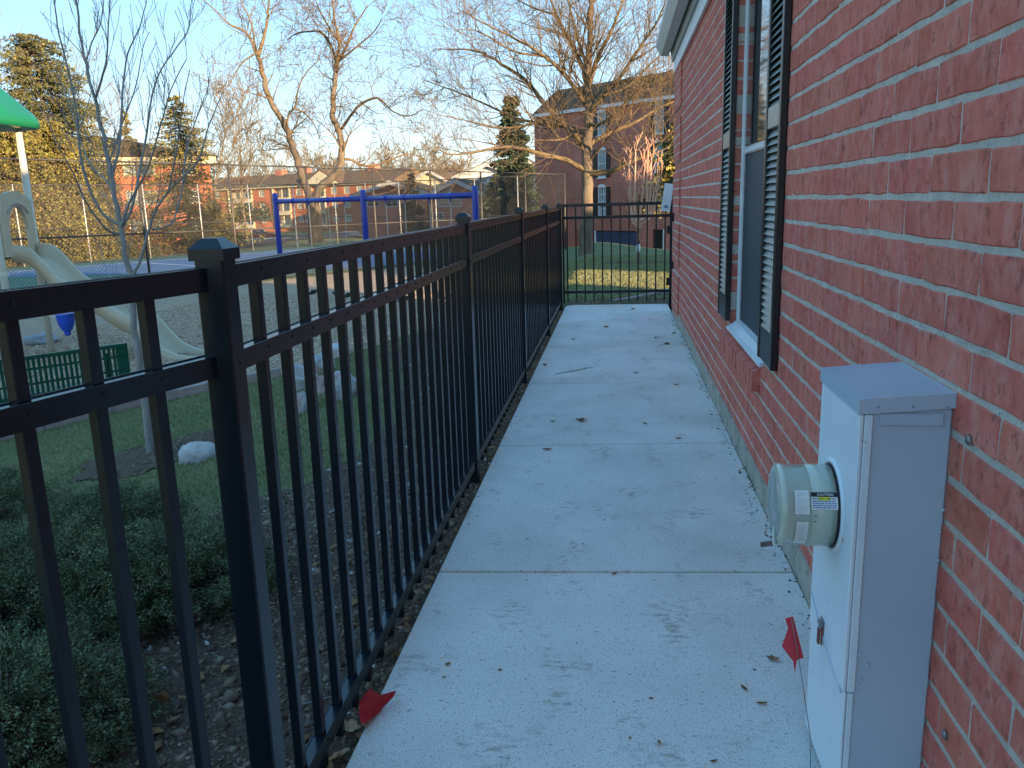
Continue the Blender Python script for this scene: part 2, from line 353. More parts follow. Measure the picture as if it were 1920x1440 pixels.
# ================================================================ GROUND
def sheet(name, poly, step, dz, mat, kind='structure'):
    """draped sheet: grid cells whose centre is inside the polygon"""
    xs = [p[0] for p in poly]; ys = [p[1] for p in poly]
    def inside(x, y):
        c = False; j = len(poly)-1
        for i in range(len(poly)):
            xi, yi = poly[i]; xj, yj = poly[j]
            if (yi > y) != (yj > y) and x < (xj-xi)*(y-yi)/(yj-yi)+xi: c = not c
            j = i
        return c
    mb = MB(); idx = {}
    x0 = math.floor(min(xs)/step); x1 = math.ceil(max(xs)/step); y0 = math.floor(min(ys)/step); y1 = math.ceil(max(ys)/step)
    def vi(i, j):
        if (i, j) not in idx:
            idx[(i, j)] = mb.n; x, y = i*step, j*step; mb.v.append((x, y, T(x, y)+dz)); mb.n += 1
        return idx[(i, j)]
    for i in range(x0, x1):
        for j in range(y0, y1):
            if inside((i+.5)*step, (j+.5)*step): mb.f.append((vi(i, j), vi(i+1, j), vi(i+1, j+1), vi(i, j+1)))
    return obj(name, mb, mat, smooth=True, kind=kind)
def grid_lines(a, segs):
    out = [a]
    for (b, st) in segs:
        while out[-1] < b-1e-6: out.append(min(b, out[-1]+st))
    return out
gx = grid_lines(-700, [(-100, 60), (-40, 6), (-14, 1.0), (1.75, .25), (20, 1.5), (60, 8), (600, 60)])
gy = grid_lines(-60, [(-4, 7), (17, .25), (60, 1.0), (100, 4), (900, 80)])
mb = MB()
for x in gx:
    for y in gy: mb.v.append((x, y, T(x, y) - (.10 if -0.75 < x < .74 and y < 12.2 else 0)))
mb.n = len(mb.v); ny = len(gy)
for i in range(len(gx)-1):
    for j in range(ny-1): mb.f.append((i*ny+j, (i+1)*ny+j, (i+1)*ny+j+1, i*ny+j+1))
obj('ground', mb, m_grass, smooth=True, kind='structure')

# curb line and playground outline (points measured on the ground)
CURB = [gnd(*p)[:2] for p in [(80,806), (215,771), (389,733), (527,705)]]
d0 = CURB[0]-CURB[1]
CURB = [CURB[0]+d0*4.5+np.array((-.3,.2)), CURB[0]+d0*1.5]+CURB
PLAY = [tuple(p) for p in CURB]+[(-3.3, 11.2), (-2.4, 13.0), (-1.6, 16.0), (-2.2, 20.0), (-3.6, 23.5), (-7.6, 31.3), (-13.9, 22.2), (-20.6, 12.0), (-28, 4), (-16, 0)]
sheet('playground_surface', PLAY, .25, .012, m_chip)
BED = [(-.70,-2), (-.70,12.3), (-2.6,12.3), (-3.0,9.9), (-2.2,8.3), (-1.75,6.3), (-1.9,4.9), (-2.35,4.2), (-2.9,3.6), (-3.4,2.0), (-3.4,-2)]
def wob(poly, amp=.12, n=5, seed=3):
    rr = random.Random(seed); out = []
    for i, p in enumerate(poly):
        q = poly[(i+1) % len(poly)]
        for k in range(n):
            t = k/n; w_ = amp if (k and not (abs(p[0]+.70) < .01 and abs(q[0]+.70) < .01)) else 0
            out.append((p[0]+(q[0]-p[0])*t+rr.uniform(-w_, w_), p[1]+(q[1]-p[1])*t+rr.uniform(-w_, w_)))
    return out
BEDW = wob(BED); sheet('mulch_bed', BEDW, .08, .010, m_dirt)
tb = gnd(283, 850)
ring = [(tb[0]+.1+(.75+.12*math.sin(3*a)+.07*math.sin(7*a))*math.cos(a)*.9, tb[1]-.15+(.62+.1*math.cos(5*a))*math.sin(a)) for a in np.linspace(0, 2*math.pi, 40)[:-1]]
sheet('tree_mulch_ring', ring, .06, .012, m_dirt)
# courts
A_ = np.array((-2.5, 40.0)); dn = _n((.55, .83)); dp = _n((-.83, .55))
P7 = np.array((-2.47, 40.0)); P0 = np.array((-13.7, 23.0)); dN = (P7-P0)/7; LN = np.linalg.norm(dN); dn = dN/LN; dp = np.array((-dn[1], dn[0]))
def cpt(a, b): return A_+dn*a+dp*b
def quadsheet(name, a0, a1, b0, b1, dz, mat, st=.8):
    mb = MB(); na = max(1, int(abs(a1-a0)/st)); nb = max(1, int(abs(b1-b0)/st))
    for i in range(na+1):
        for j in range(nb+1):
            p = cpt(a0+(a1-a0)*i/na, b0+(b1-b0)*j/nb); mb.v.append((p[0], p[1], T(*p)+dz))
    mb.n = len(mb.v)
    for i in range(na):
        for j in range(nb): mb.f.append((i*(nb+1)+j, (i+1)*(nb+1)+j, (i+1)*(nb+1)+j+1, i*(nb+1)+j+1))
    return obj(name, mb, mat, kind='structure', smooth=True)
quadsheet('court_border', -44, -.3, .3, 17.2, .03, m_green)
sheet('court_surface', [(-9.6,30.6), (-4.7,38.6), (-16.4,46.4), (-28.4,28.4)], .4, .037, m_blue)
for k, (a0, a1, b0, b1) in enumerate([(-19, -3.4, 14.4, 14.5), (-3.5, -3.4, 3.5, 14.4), (-14, -13.9, 5.5, 14.4)]):
    quadsheet('court_line', a0, a1, b0, b1, .042, m_line, 2)
sheet('parking_lot', [(-60, 57), (-60, 110), (-8, 118), (-14, 74), (-16, 62), (-38, 54)], 1.5, .05, m_asph)
sheet('far_road', [(-140, 120), (-140, 128), (-5, 138), (-5, 130)], 2.5, .05, m_asph)

# ================================================================ WALKWAY
walk = thing('concrete_walkway', 'long pale concrete walkway between black fence and brick wall', 'walkway', (0, 6, 0)); 
del walk['category'], walk['label']; walk['kind'] = 'structure'
js = [-2.2, -.4, 1.42, 3.278, 5.147, 6.967, 8.82, 10.65, 12.33]; SK = [0, 0, .02, .045, .060, .042, .04, .03, 0]
for i in range(len(js)-1):
    mb = MB(); y0, y1 = js[i]+.008, js[i+1]-.008; b = .005; k0, k1 = SK[i], SK[i+1]
    if i == len(js)-2:
        prof = [(-.765, y0-k0), (.728, y0+k0), (.728, y1), (-.64, y1), (-.70, y1-.03), (-.745, y1-.09), (-.765, y1-.17)]
    else: prof = [(-.765, y0-k0), (.728, y0+k0), (.728, y1+k1), (-.765, y1-k1)]
    c = np.mean(prof, axis=0); n_ = len(prof); vs = []
    for (s_, z) in ((0, -.12), (0, -b), (b, 0.0)):
        for (x, y) in prof:
            vs.append((x-s_*np.sign(x-c[0]), y-s_*np.sign(y-c[1]), z))
    fs = [tuple(range(2*n_, 3*n_))]+[(l*n_+k, l*n_+(k+1) % n_, (l+1)*n_+(k+1) % n_, (l+1)*n_+k) for l in (0, 1) for k in range(n_)]
    mb.add(vs, fs); mb.fixn = True
    obj('concrete_slab', mb, m_conc, walk)
mb = MB(); mb.box(-.758, .722, -2.2, 12.30, -.14, -.02); obj('joint_bed', mb, m_dirt, walk)

# ================================================================ BRICK HOUSE
XW = .74; CH = .1035; BL = .322; J = .0150; HJ = .010; Z0 = 1.530-CH*14   # bed joint z=1.53
YE = 11.30; WY0, WY1, WZ0, WZ1 = 4.27, 5.60, .662, 2.92
ZTOP = 3.06
house = thing('brick_house', 'red brick house wall with black shutters along the concrete walkway', 'house', (XW, 6, 0))
def brick_mesh(L_, seed, depth=.095, h=CH-J):
    rr = random.Random(seed); mb = MB(); vs = []
    yz = []; ny_ = 4
    # outline with slightly torn edges
    for k in range(ny_+1): yz.append((-L_/2+L_*k/ny_, -h/2))
    yz.append((L_/2, 0))
    for k in range(ny_, -1, -1): yz.append((-L_/2+L_*k/ny_, h/2))
    yz.append((-L_/2, 0)); n_ = len(yz); jit = [(rr.uniform(-.0024, .0024), rr.uniform(-.0032, .0032)) for _ in yz]
    for ins, x in ((0, depth), (0, .004), (.004, 0.0)):
        for (y, z), (a, b) in zip(yz, jit):
            sc_y = (L_/2-ins)/(L_/2); sc_z = (h/2-ins)/(h/2)
            vs.append((x+(rr.uniform(-.0008, .0008) if x < .01 else 0), y*sc_y+a, z*sc_z+b))
    vs.append((rr.uniform(-.001, .001), 0, 0))
    fs = [(l*n_+(k+1) % n_, l*n_+k, (l+1)*n_+k, (l+1)*n_+(k+1) % n_) for l in (0, 1) for k in range(n_)]
    fs += [(2*n_+k, 3*n_, 2*n_+(k+1) % n_) for k in range(n_)]
    return vs, fs
bricks = []   # (x, yc, zc, length)
rows = int((ZTOP-.10)/CH)+2
QY = 10.20
for r_ in range(0, rows):
    zc = Z0+CH*(r_+.5)
    if zc+CH/2 < .13 or zc > ZTOP+.02: continue
    off = 1.825-.0035 if (r_-14) % 2 == 0 else 1.667-.0035
    k0 = int((-4.5-off)/BL)-1; y = off+k0*BL
    quoin = (r_+1) % 6 != 0
    while y < YE:
        a, b = y, min(y+BL, YE); y += BL
        segs = [(a, b)]
        if WZ0 < zc < WZ1:
            segs = [(p, q) for (p, q) in ((a, min(b, WY0)), (WY1 if WY1-.001 < max(a, WY1) < WY1+.031 else max(a, WY1), b)) if q-p > .03 and (q <= WY0+.001 or p >= WY1-.001)]
        out = []
        for (p, q) in segs:
            if quoin and p < QY < q: out += [(p, QY, 0), (QY, q, 1)]
            else: out.append((p, q, 1 if (quoin and p >= QY) else 0))
        for (p, q, qq) in out:
            if q-p < .03: continue
            if 1.66 < (p+q)/2 < 1.66 : continue
            bricks.append((XW-(.022 if qq else 0)+random.uniform(-.0012, .0012), (p+q)/2, zc+random.uniform(-.0012, .0012), round(q-p-HJ, 3)))
def vis(bk):
    v = np.array((bk[0], bk[1], bk[2]-EYE)); 
    if bk[1] < 1.15: return -1
    d = v@cr*1.0, v@cu, v@cf
    if d[2] <= 0: return -1
    px, py = d[0]/d[2]*F_PX, d[1]/d[2]*F_PX
    if abs(px) > 1050 or abs(py) > 800: return -1
    if 1.95 < bk[1] < 2.6 and bk[2] < .95: return 0
    return bk[3]*bk[0]/bk[1]**3
bricks.sort(key=vis, reverse=True)
cache = {}
vb, fb, nb_ = [], [], 0
for i, (x, yc, zc, L_) in enumerate(bricks):
    if i < 300:
        key = (L_, i % 7)
        if key not in cache:
            mb = MB(); mb.add(*brick_mesh(L_, hash(key) & 255)); cache[key] = mb.mesh('brick', m_brick)
        place('brick', cache[key], (x, yc, zc), house)
    else:
        vs, fs = brick_mesh(L_, i)
        vb.extend([(p[0]+x, p[1]+yc, p[2]+zc) for p in vs]); fb.extend([tuple(k+nb_ for k in f) for f in fs]); nb_ += len(vs)
mb = MB(); mb.v, mb.f, mb.n = vb, fb, nb_
obj('brickwork', mb, m_brick, house, kind='stuff')
mb = MB(); mx = XW+.0035
mb.box(mx, XW+.3, -4.6, YE-.004, .10, WZ0); mb.box(mx, XW+.3, -4.6, YE-.004, WZ1, ZTOP+.4)
mb.box(mx, XW+.3, -4.6, WY0-.004, WZ0, WZ1); mb.box(mx, XW+.3, WY1+.006, YE-.004, WZ0, WZ1)
for k in range(0, 6):
    z0 = Z0+CH*(6*k); z1 = z0+CH*5
    mb.box(mx-.022, mx, QY+.03, YE-.006, max(.13, z0+.006), min(ZTOP, z1-.006))
obj('mortar', mb, m_mortar, house)
# hidden back and end walls, wings
mb = MB(); mb.box(XW+.3, 3.4, YE-.35, YE-.006, .1, 3.4); mb.box(3.1, 3.4, 6.2, YE-.35, .1, 3.4); mb.box(3.4, 11, 5.9, 6.2, .1, 3.4); mb.box(10.7, 11, -4.6, 5.9, .1, 3.4); mb.box(XW+.3, 11, -4.6, -4.3, .1, 3.4)
obj('rear_wall', mb, m_fbrick, house)
mb = MB(); n0 = 60; prof = []
for k in range(n0+1):
    y = -4.6+(YE+4.6)*k/n0; prof.append((XW-.012+random.uniform(-.004, .003), y, .128+random.uniform(-.012, .012)))
vs = []; 
for (x, y, z) in prof: vs += [(x, y, -.12), (x+.002, y, z), (XW+.02, y, z+.004)]
mb.add(vs, [(3*k, 3*k+3, 3*k+4, 3*k+1) for k in range(n0)]+[(3*k+1, 3*k+4, 3*k+5, 3*k+2) for k in range(n0)]+[(0, 1, 2), (3*n0, 3*n0+2, 3*n0+1)])
obj('foundation_band', mb, m_found, house)
# eaves: frieze, crown box, gutter, roof
zt = ZTOP
mb = MB(); mb.box(XW-.028, XW+.02, -4.6, YE+.03, zt, zt+.20, .004); mb.box(XW-.034, XW-.006, -4.6, YE+.032, zt-.008, zt+.02, .004); obj('frieze_board', mb, m_white, house)
def strip_prof(poly, y0, y1):
    mb = MB(); mb.prism([(x, y0, z) for x, z in poly], (0, y1-y0, 0)); mb.fixn = True; return mb
g1 = atY(1220+186/4.8, 550/4.8, YE); g2 = atY(1220+95/4.8, 500/4.8, YE); g3 = atY(1220+58/4.8, 435/4.8, YE)
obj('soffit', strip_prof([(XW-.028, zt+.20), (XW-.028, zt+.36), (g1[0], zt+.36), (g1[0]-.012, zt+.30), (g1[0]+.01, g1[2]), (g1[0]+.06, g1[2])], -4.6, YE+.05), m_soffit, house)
obj('fascia', strip_prof([(g1[0]+.0, zt+.30), (g1[0]+.0, zt+.55), (g1[0]-.025, zt+.55), (g1[0]-.025, zt+.302)], -4.6, YE+.055), m_gutter, house)
gx1 = g1[0]-.03
obj('gutter', strip_prof([(gx1, g2[2]), (gx1, g2[2]+.16), (gx1-.012, g2[2]+.16), (gx1-.012, g2[2]+.012), (g2[0]+.01, g2[2]+.012), (g2[0]-.025, g3[2]+.02), (g3[0], g3[2]+.04), (g3[0], g2[2]+.17), (g3[0]-.012, g2[2]+.17), (g3[0]-.012, g3[2]+.02), (g2[0]-.03, g2[2]+.05), (g2[0], g2[2])], -4.6, YE+.06), m_gutter, house)
xr = g3[0]+.02; zr = zt+.50
mb = MB(); mb.add([(xr, -4.9, zr), (xr, YE+.2, zr), (5.8, 5.0, zr+2.0), (5.8, -4.9, zr+2.0), (3.6, YE+.2, zr), (3.6, 6.4, zr), (11.2, 6.4, zr), (11.2, -4.9, zr)],
   [(0,1,2,3), (1,4,2), (4,5,2), (5,6,2), (6,7,3,2), (0,3,7), (0,7,6,5,4,1)]); obj('roof', mb, m_roofd, house)

# window
XF = XW+.052
win = place('window', None, (XF, (WY0+WY1)/2, WZ0), house)
win2 = MB(); zs = atX(1400, 282, XF)[2]
mb = MB()
mb.box(XF-.006, XF+.07, WY1-.034, WY1-.002, WZ0+.02, WZ1-.002, .004); mb.box(XF-.006, XF+.07, WY0+.002, WY0+.055, WZ0+.02, WZ1-.002, .004)
mb.box(XF-.006, XF+.07, WY0+.055, WY1-.055, WZ1-.06, WZ1-.002, .004); mb.box(XF-.012, XF-.004, WY1-.025, WY1-.004, WZ0+.02, WZ1-.004, .002)
obj('window_frame', mb, m_white, win)
mb = MB(); mb.box(XF+.010, XF+.045, WY0+.055, WY1-.034, zs-.012, zs+.030, .003); mb.box(XF+.018, XF+.04, WY1-.050, WY1-.034, zs+.032, WZ1-.06, .003); obj('upper_sash', mb, m_white, win)
mb = MB(); mb.box(XF+.000, XF+.004, WY0+.055, WY1-.050, zs+.03, WZ1-.06); obj('glass', mb, m_glass, win)
mb = MB(); mb.box(XF+.016, XF+.0175, WY0+.055, WY1-.034, WZ0+.04, zs-.012); obj('insect_screen', mb, m_screen, win)
mb = MB(); mb.box(XF+.008, XF+.016, WY1-.040, WY1-.034, WZ0+.04, zs-.012); mb.box(XF+.008, XF+.016, WY0+.055, WY1-.041, zs-.022, zs-.0125); obj('screen_frame', mb, m_steel, win)
zsl = .705
mb = MB(); mb.prism([(XF+.03, WY0+.004, WZ0+.04), (XF+.03, WY0+.004, WZ0+.075), (XF-.02, WY0+.004, WZ0+.066), (XF-.024, WY0+.004, WZ0+.058), (XF-.052, WY0+.004, WZ0+.040), (XW-.022, WY0+.004, WZ0+.032), (XW-.024, WY0+.004, WZ0+.018), (XW, WY0+.004, WZ0+.02)], (0, WY1-WY0-.008, 0)); mb.fixn = True
obj('white_sill', mb, m_white, win)
# dark room behind the window
mb = MB(); mb.box(XW+.31, XW+1.6, WY0-.3, WY1+.3, WZ0-.1, WZ1+.2); obj('dark_room', mb, m_black, house)
# rowlock sill bricks
sy0, sy1 = 4.36, 5.80; nsb = 19
vs, fs = [], []
for k in range(nsb):
    y0 = sy0+(sy1-sy0)*k/nsb; y1 = sy0+(sy1-sy0)*(k+1)/nsb-.009
    mb = MB(); zt_ = WZ0+.010; jz = random.uniform(-.002, .002)
    mb.prism([(XW-.044+jz, y0, zt_-.035), (XW-.044+jz, y0, zt_-.14), (XW+.06, y0, zt_-.14), (XW+.06, y0, zt_+.006)], (0, y1-y0, 0)); mb.fixn = True
    obj('sill_brick', mb, m_brick, house, origin=None)
mb = MB(); mb.prism([(XW-.036, sy0+.01, WZ0-.033), (XW-.036, sy0+.01, WZ0-.128), (XW+.06, sy0+.01, WZ0-.128), (XW+.06, sy0+.01, WZ0+.006)], (0, sy1-sy0-.03, 0)); mb.fixn = True
obj('sill_mortar', mb, m_mortar, house)
# shutters
def shutter(y0, y1, zb, zt_, zmid):
    x0, x1 = XW-.034, XW-.003; sh = place('shutter', None, (x0, (y0+y1)/2, zb), house); st = .042
    for (a, b) in ((y0, y0+st), (y1-st, y1)):
        mb = MB(); mb.box(x0, x1, a, b, zb, zt_, .003); obj('stile', mb, m_shut, sh)
    mb = MB()
    mb.box(x0+.004, x1, y0+st, y1-st, zb, zb+.17, .003); obj('bottom_rail', mb, m_shut, sh)
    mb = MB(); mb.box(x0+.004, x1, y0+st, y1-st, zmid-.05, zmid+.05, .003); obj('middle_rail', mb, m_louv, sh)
    mb = MB(); mb.box(x1-.003, x1, y0+st, y1-st, zb+.17, zt_); obj('back_panel', mb, m_shut, sh)
    lm = None
    for (a, b) in ((zb+.185, zmid-.05), (zmid+.06, zt_)):
        z = a
        while z < b-.02:
            if lm is None:
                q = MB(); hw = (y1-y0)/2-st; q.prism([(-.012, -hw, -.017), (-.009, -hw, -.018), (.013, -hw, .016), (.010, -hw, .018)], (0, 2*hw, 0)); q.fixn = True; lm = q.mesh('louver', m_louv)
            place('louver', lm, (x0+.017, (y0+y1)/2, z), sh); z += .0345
zb_n = atX(1452, 705, XW-.034)[2]; zm_n = atX(1440, 222, XW-.034)[2]
shutter(3.90, 4.285, zb_n, 2.95, zm_n); shutter(5.585, 6.01, zb_n-.01, 2.95, zm_n)
# bolts left in the wall beside the meter box
for (px, py) in ((1818, 825), (1773, 1378)):
    p = atX(px, py, XW-.002); mb = MB(); mb.lathe([(.004, .0), (.012, .0), (.012, -.004), (.007, -.007), (.003, -.008)], p, (1, 0, 0), 10)
    obj('wall_bolt', mb, m_steel, house)

# ================================================================ METER BOX
bx0, by0, by1, bz1 = .540, 1.881, 2.235, 1.094
box = thing('utility_box', 'tall grey metal electric meter cabinet with round meter, fixed to brick wall', 'meter box', (.64, 2.05, .03))
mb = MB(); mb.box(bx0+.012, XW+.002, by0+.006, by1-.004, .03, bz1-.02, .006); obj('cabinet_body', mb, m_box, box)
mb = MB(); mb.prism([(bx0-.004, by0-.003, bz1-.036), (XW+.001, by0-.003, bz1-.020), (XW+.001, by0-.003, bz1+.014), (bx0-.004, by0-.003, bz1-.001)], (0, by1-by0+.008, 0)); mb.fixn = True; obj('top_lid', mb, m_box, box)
mc = np.array((bx0, 2.066, .772))
# front panel with lower door flange
def boxuv(y, z): return (bx0, y, z)
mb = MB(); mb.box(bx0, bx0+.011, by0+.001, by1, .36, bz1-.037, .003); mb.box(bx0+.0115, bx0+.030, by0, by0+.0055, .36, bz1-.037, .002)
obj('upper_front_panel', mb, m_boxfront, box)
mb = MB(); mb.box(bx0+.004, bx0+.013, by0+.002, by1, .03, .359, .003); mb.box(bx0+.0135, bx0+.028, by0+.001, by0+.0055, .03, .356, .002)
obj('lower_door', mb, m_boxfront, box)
# pressed V ridge
mb = MB(); mb.tube([(bx0-.001, by1-.01, .455), (bx0-.001, 2.10, .405), (bx0+.0005, by0+.012, .352)], .0032, 6); obj('door_ridge', mb, m_box, box)
mb = MB(); mb.box(bx0+.045, XW-.02, by0+.0015, by0+.006, bz1-.062, bz1-.034, .001); obj('seam_strip', mb, m_box, box)
for (px, py) in [(1645,762), (1710,762), (1775,762), (1768,956), (1761,997), (1758,1050), (1613,1226), (1628,1246), (1613,1275)]:
    p = atY(px, py, by0+.004); mb = MB(); mb.lathe([(.004, 0), (.0045, -.002), (.002, -.0035)], (p[0], by0+.0035 if py > 800 else by0+.0005, p[2]), (0, 1, 0), 8); obj('rivet', mb, m_box, box)
# seal and hasp
hp = atX(1543, 1166, bx0)
mb = MB(); mb.box(bx0-.012, bx0, hp[1]-.014, hp[1]+.010, hp[2]-.008, hp[2]+.004, .001); mb.box(bx0-.003, bx0, hp[1]-.018, hp[1]+.016, hp[2]-.03, hp[2]+.01, .001); obj('hasp', mb, m_steel, box)
mb = MB(); mb.box(bx0-.011, bx0-.006, hp[1]-.003, hp[1]+.012, hp[2]-.065, hp[2]-.022, .001); mb.tube([(bx0-.009, hp[1], hp[2]-.002), (bx0-.010, hp[1]+.004, hp[2]-.024)], .001, 4); obj('red_seal_tag', mb, m_rust, box)
mb = MB(); mb.box(bx0-.007, bx0-.003, hp[1]-.016, hp[1]-.008, hp[2]-.06, hp[2]-.012, .001); obj('red_seal_tag', mb, m_rust, box)
# meter
RM = .1045
met = place('electric_meter', None, tuple(mc), box)
mb = MB(); mb.lathe([(RM+.016, 0), (RM+.016, .003), (RM+.010, .007), (RM+.003, .007), (RM+.003, .001)], mc-np.array((0, 0, 0)), (-1, 0, 0), 40); obj('meter_ring', mb, m_boxfront, met, smooth=True)
mb = MB(); mb.lathe([(RM+.001, .000), (RM+.001, .012), (RM-.003, .0125)], mc, (-1, 0, 0), 40); obj('gasket', mb, m_black, met)
mb = MB(); mb.lathe([(RM-.001, .0125), (RM-.0005, .068), (RM-.0035, .069), (RM-.004, .072), (RM-.002, .073), (RM-.003, .122), (RM-.0, .126), (RM+.001, .133), (RM-.004, .140), (RM-.014, .144), (RM-.020, .142)], mc, (-1, 0, 0), 56); obj('meter_cover', mb, m_meter, met, smooth=True)
mb = MB(); mb.lathe([(RM-.019, .1405), (RM-.021, .1435), (.02, .146)], mc, (-1, 0, 0), 40); obj('meter_face', mb, m_meterface, met, smooth=True)
mb = MB(); mb.tube([mc+np.array((-.145, -.02, -.055)), mc+np.array((-.150, -.055, -.085)), mc+np.array((-.146, -.06, -.088))], .004, 6); obj('pull_loop', mb, m_meter, met)
p0 = atY(1470, 870, 2.0)
q = mc+np.array((-.150, -.035, -.092)); mb = MB(); mb.beam(q, q+np.array((-.030, -.004, -.004)), .004, .013); mb.beam(q+np.array((.012, 0, .006)), q, .010, .012); obj('metal_seal', mb, m_steel, met)
mb = MB(); mb.tube([q+np.array((-.002, .02, .02+.012*math.sin(t)))+np.array((.010*math.cos(t)-.004, 0, 0)) for t in np.linspace(0, 5.5, 12)], .0012, 4); obj('seal_wire', mb, m_steel, met)
# printed labels follow the cylinder: u runs along the axis towards the wall, v is the angle
def cyl_pt(h, ang, r_): return mc+np.array((-h, -r_*math.cos(ang), r_*math.sin(ang)))
def cyl_patch(name, h0, h1, a0, a1, r_, mat, parent):
    mb = MB(); n_ = 8; vs = []
    for k in range(n_+1):
        a = a0+(a1-a0)*k/n_; vs += [cyl_pt(h0, a, r_), cyl_pt(h1, a, r_), cyl_pt(h1, a, r_-.0004), cyl_pt(h0, a, r_-.0004)]
    fs = []
    for k in range(n_): fs += [(4*k+i, 4*k+(i+1) % 4, 4*k+4+(i+1) % 4, 4*k+4+i) for i in range(4)]
    fs += [(0,1,2,3), (4*n_+3, 4*n_+2, 4*n_+1, 4*n_)]; mb.add(vs, fs); mb.fixn = True
    return obj(name, mb, mat, parent)
def text_mesh(body, h_left, ang_base, size, r_, mat, parent, width=None, name='lettering'):
    cu_ = bpy.data.curves.new('txt', 'FONT'); cu_.body = body; cu_.size = size; cu_.resolution_u = 2; cu_.offset = size*.012
    to = bpy.data.objects.new('txt', cu_); COL.objects.link(to); bpy.context.view_layer.update()
    me = bpy.data.meshes.new_from_object(to.evaluated_get(bpy.context.evaluated_depsgraph_get())); bpy.data.objects.remove(to)
    xs = [v.co.x for v in me.vertices]; sx = width/(max(xs)-min(xs)) if width else 1; x0 = min(xs)
    for v in me.vertices:
        p = cyl_pt(h_left-(v.co.x-x0)*sx, ang_base+v.co.y/r_, r_)-LOC[parent.name]; v.co = p
    me.materials.clear(); me.materials.append(mat); me.name = name
    return place(name, me, LOC[parent.name], parent)
rl = RM+.0008
lab = place('caution_label', None, tuple(mc), met); lab.name = 'caution_label'
AT = math.radians(37)     # top of the label
cyl_patch('label_sheet', .012, .074, AT-.40, AT, rl, m_paper, met)
cyl_patch('label_header', .012, .074, AT-.105, AT+.002, rl+.0005, m_black, met)
cyl_patch('label_stripe', .030, .056, AT-.190, AT-.108, rl+.0005, m_yel, met)
bpy.data.objects.remove(lab)
text_mesh('CAUTION', .060, AT-.080, .0085, rl+.0009, m_paper, met, .038)
text_mesh('ELECTRICITY - KEEP OUT', .072, AT-.170, .0062, rl+.0009, m_black, met, .057)
for i in range(4):
    h = .071; rr_ = random.Random(i)
    while h > .018:
        w_ = rr_.uniform(.004, .010); cyl_patch('print_line', max(.015, h-w_), h, AT-.222-.048*i, AT-.202-.048*i, rl+.0006, m_blueink, met); h -= w_+.0018
cyl_patch('data_label', .078, .112, AT-.52, AT+.05, rl-.0012, m_paper, met)
for i in range(9): cyl_patch('print_line', .083+(.004*(i % 3)), .107, AT-.03-.055*i, AT-.02-.055*i, rl-.0008, m_grey, met)
cyl_patch('chart_label', .080, .108, AT-1.42, AT-.70, rl-.0012, m_paper, met)
for i in range(11): cyl_patch('print_line', .084, .105, AT-.79-.052*i, AT-.782-.052*i, rl-.0008, m_grey, met)
cyl_patch('print_line', .094, .0948, AT-1.36, AT-.78, rl-.0008, m_grey, met)
for i in (0, 1): cyl_patch('moulded_mark', .062, .067, AT-.56-.14*i, AT-.54-.14*i, rl+.0002, m_black, met)

# ================================================================ FENCE
XFc = -.850; PS = .064
fence = thing('picket_fence', 'long black metal picket fence along left edge of concrete walkway', 'fence', (XFc, 5, 0))
PY = [-1.25, 1.682, 4.61, 7.30, 9.95, 12.33]
ZT0, ZT1, ZM0, ZM1, ZB0, ZB1 = 1.381, 1.430, 1.196, 1.242, .018, .068
def zadj(y): return .010*min(1, max(0, (y-2)/6))
postm = MB(); postm.box(-PS/2, PS/2, -PS/2, PS/2, -.25, 1.456, .004); postm = postm.mesh('post', m_fence)
cp = MB(); c1, c2 = PS/2+.007, .018
cp.add([(sx*c1, sy*c1, z) for z in (-.002, .022) for sx, sy in ((-1,-1),(1,-1),(1,1),(-1,1))]+[(sx*c2, sy*c2, .044) for sx, sy in ((-1,-1),(1,-1),(1,1),(-1,1))],
       [(3,2,1,0)]+[(l*4+k, l*4+(k+1) % 4, l*4+4+(k+1) % 4, l*4+4+k) for l in (0, 1) for k in range(4)]+[(8,9,10,11)]); capm = cp.mesh('post_cap', m_fence)
for i, y in enumerate(PY):
    xp, yp = (XFc, y) if i else (-.829+(y-1.66)*math.sin(R(17))-.04, 1.66+(y-1.66)*math.cos(R(17)))
    p = place('post', postm, (xp, yp, -.0), fence); place('post_cap', capm, (xp, yp, 1.447), p)
RW = .042; PWD = .0255
pkm = MB(); pkm.box(-PWD/2, PWD/2, -PWD/2, PWD/2, -.055, 1.40, .002); pkm = pkm.mesh('picket', m_fence)
def rail(y0, y1, z0, z1, top, pks):
    mb = MB(); x0, x1 = XFc-RW/2, XFc+RW/2
    # hollow channel: two side walls, bottom flanges with a groove, pickets pass through
    for (a, b) in ((x0, x0+.003), (x1-.003, x1)): mb.box(a, b, y0, y1, z0, z1, .0008)
    if top:
        mb.box(x0+.003, x1-.003, y0, y1, z1-.006, z1-.003); mb.box(x0+.008, x0+.012, y0, y1, z1-.003, z1-.0005); mb.box(x1-.012, x1-.008, y0, y1, z1-.003, z1-.0005)
    else:
        mb.box(x0+.003, x0+.0052, y0, y1, z1-.005, z1-.001); mb.box(x1-.0052, x1-.003, y0, y1, z1-.005, z1-.001)
        ys = [y0]+[v for p in pks for v in (p-PWD/2-.001, p+PWD/2+.001)]+[y1]
        for k in range(0, len(ys), 2): mb.box(x0+.0052, x1-.0052, ys[k], ys[k+1], z1-.006, z1-.003)
    return mb
AB = R(17); PV = (-.829, 1.66)      # the panel nearest the camera turns away at the first post
def bent(x, y):
    dx, dy = x-PV[0]-.021, y-PV[1]; return (PV[0]+dx*math.cos(AB)+dy*math.sin(AB), PV[1]-dx*math.sin(AB)+dy*math.cos(AB))
def bend(m):
    m.v = [(*bent(v[0], v[1]), v[2]) for v in m.v]
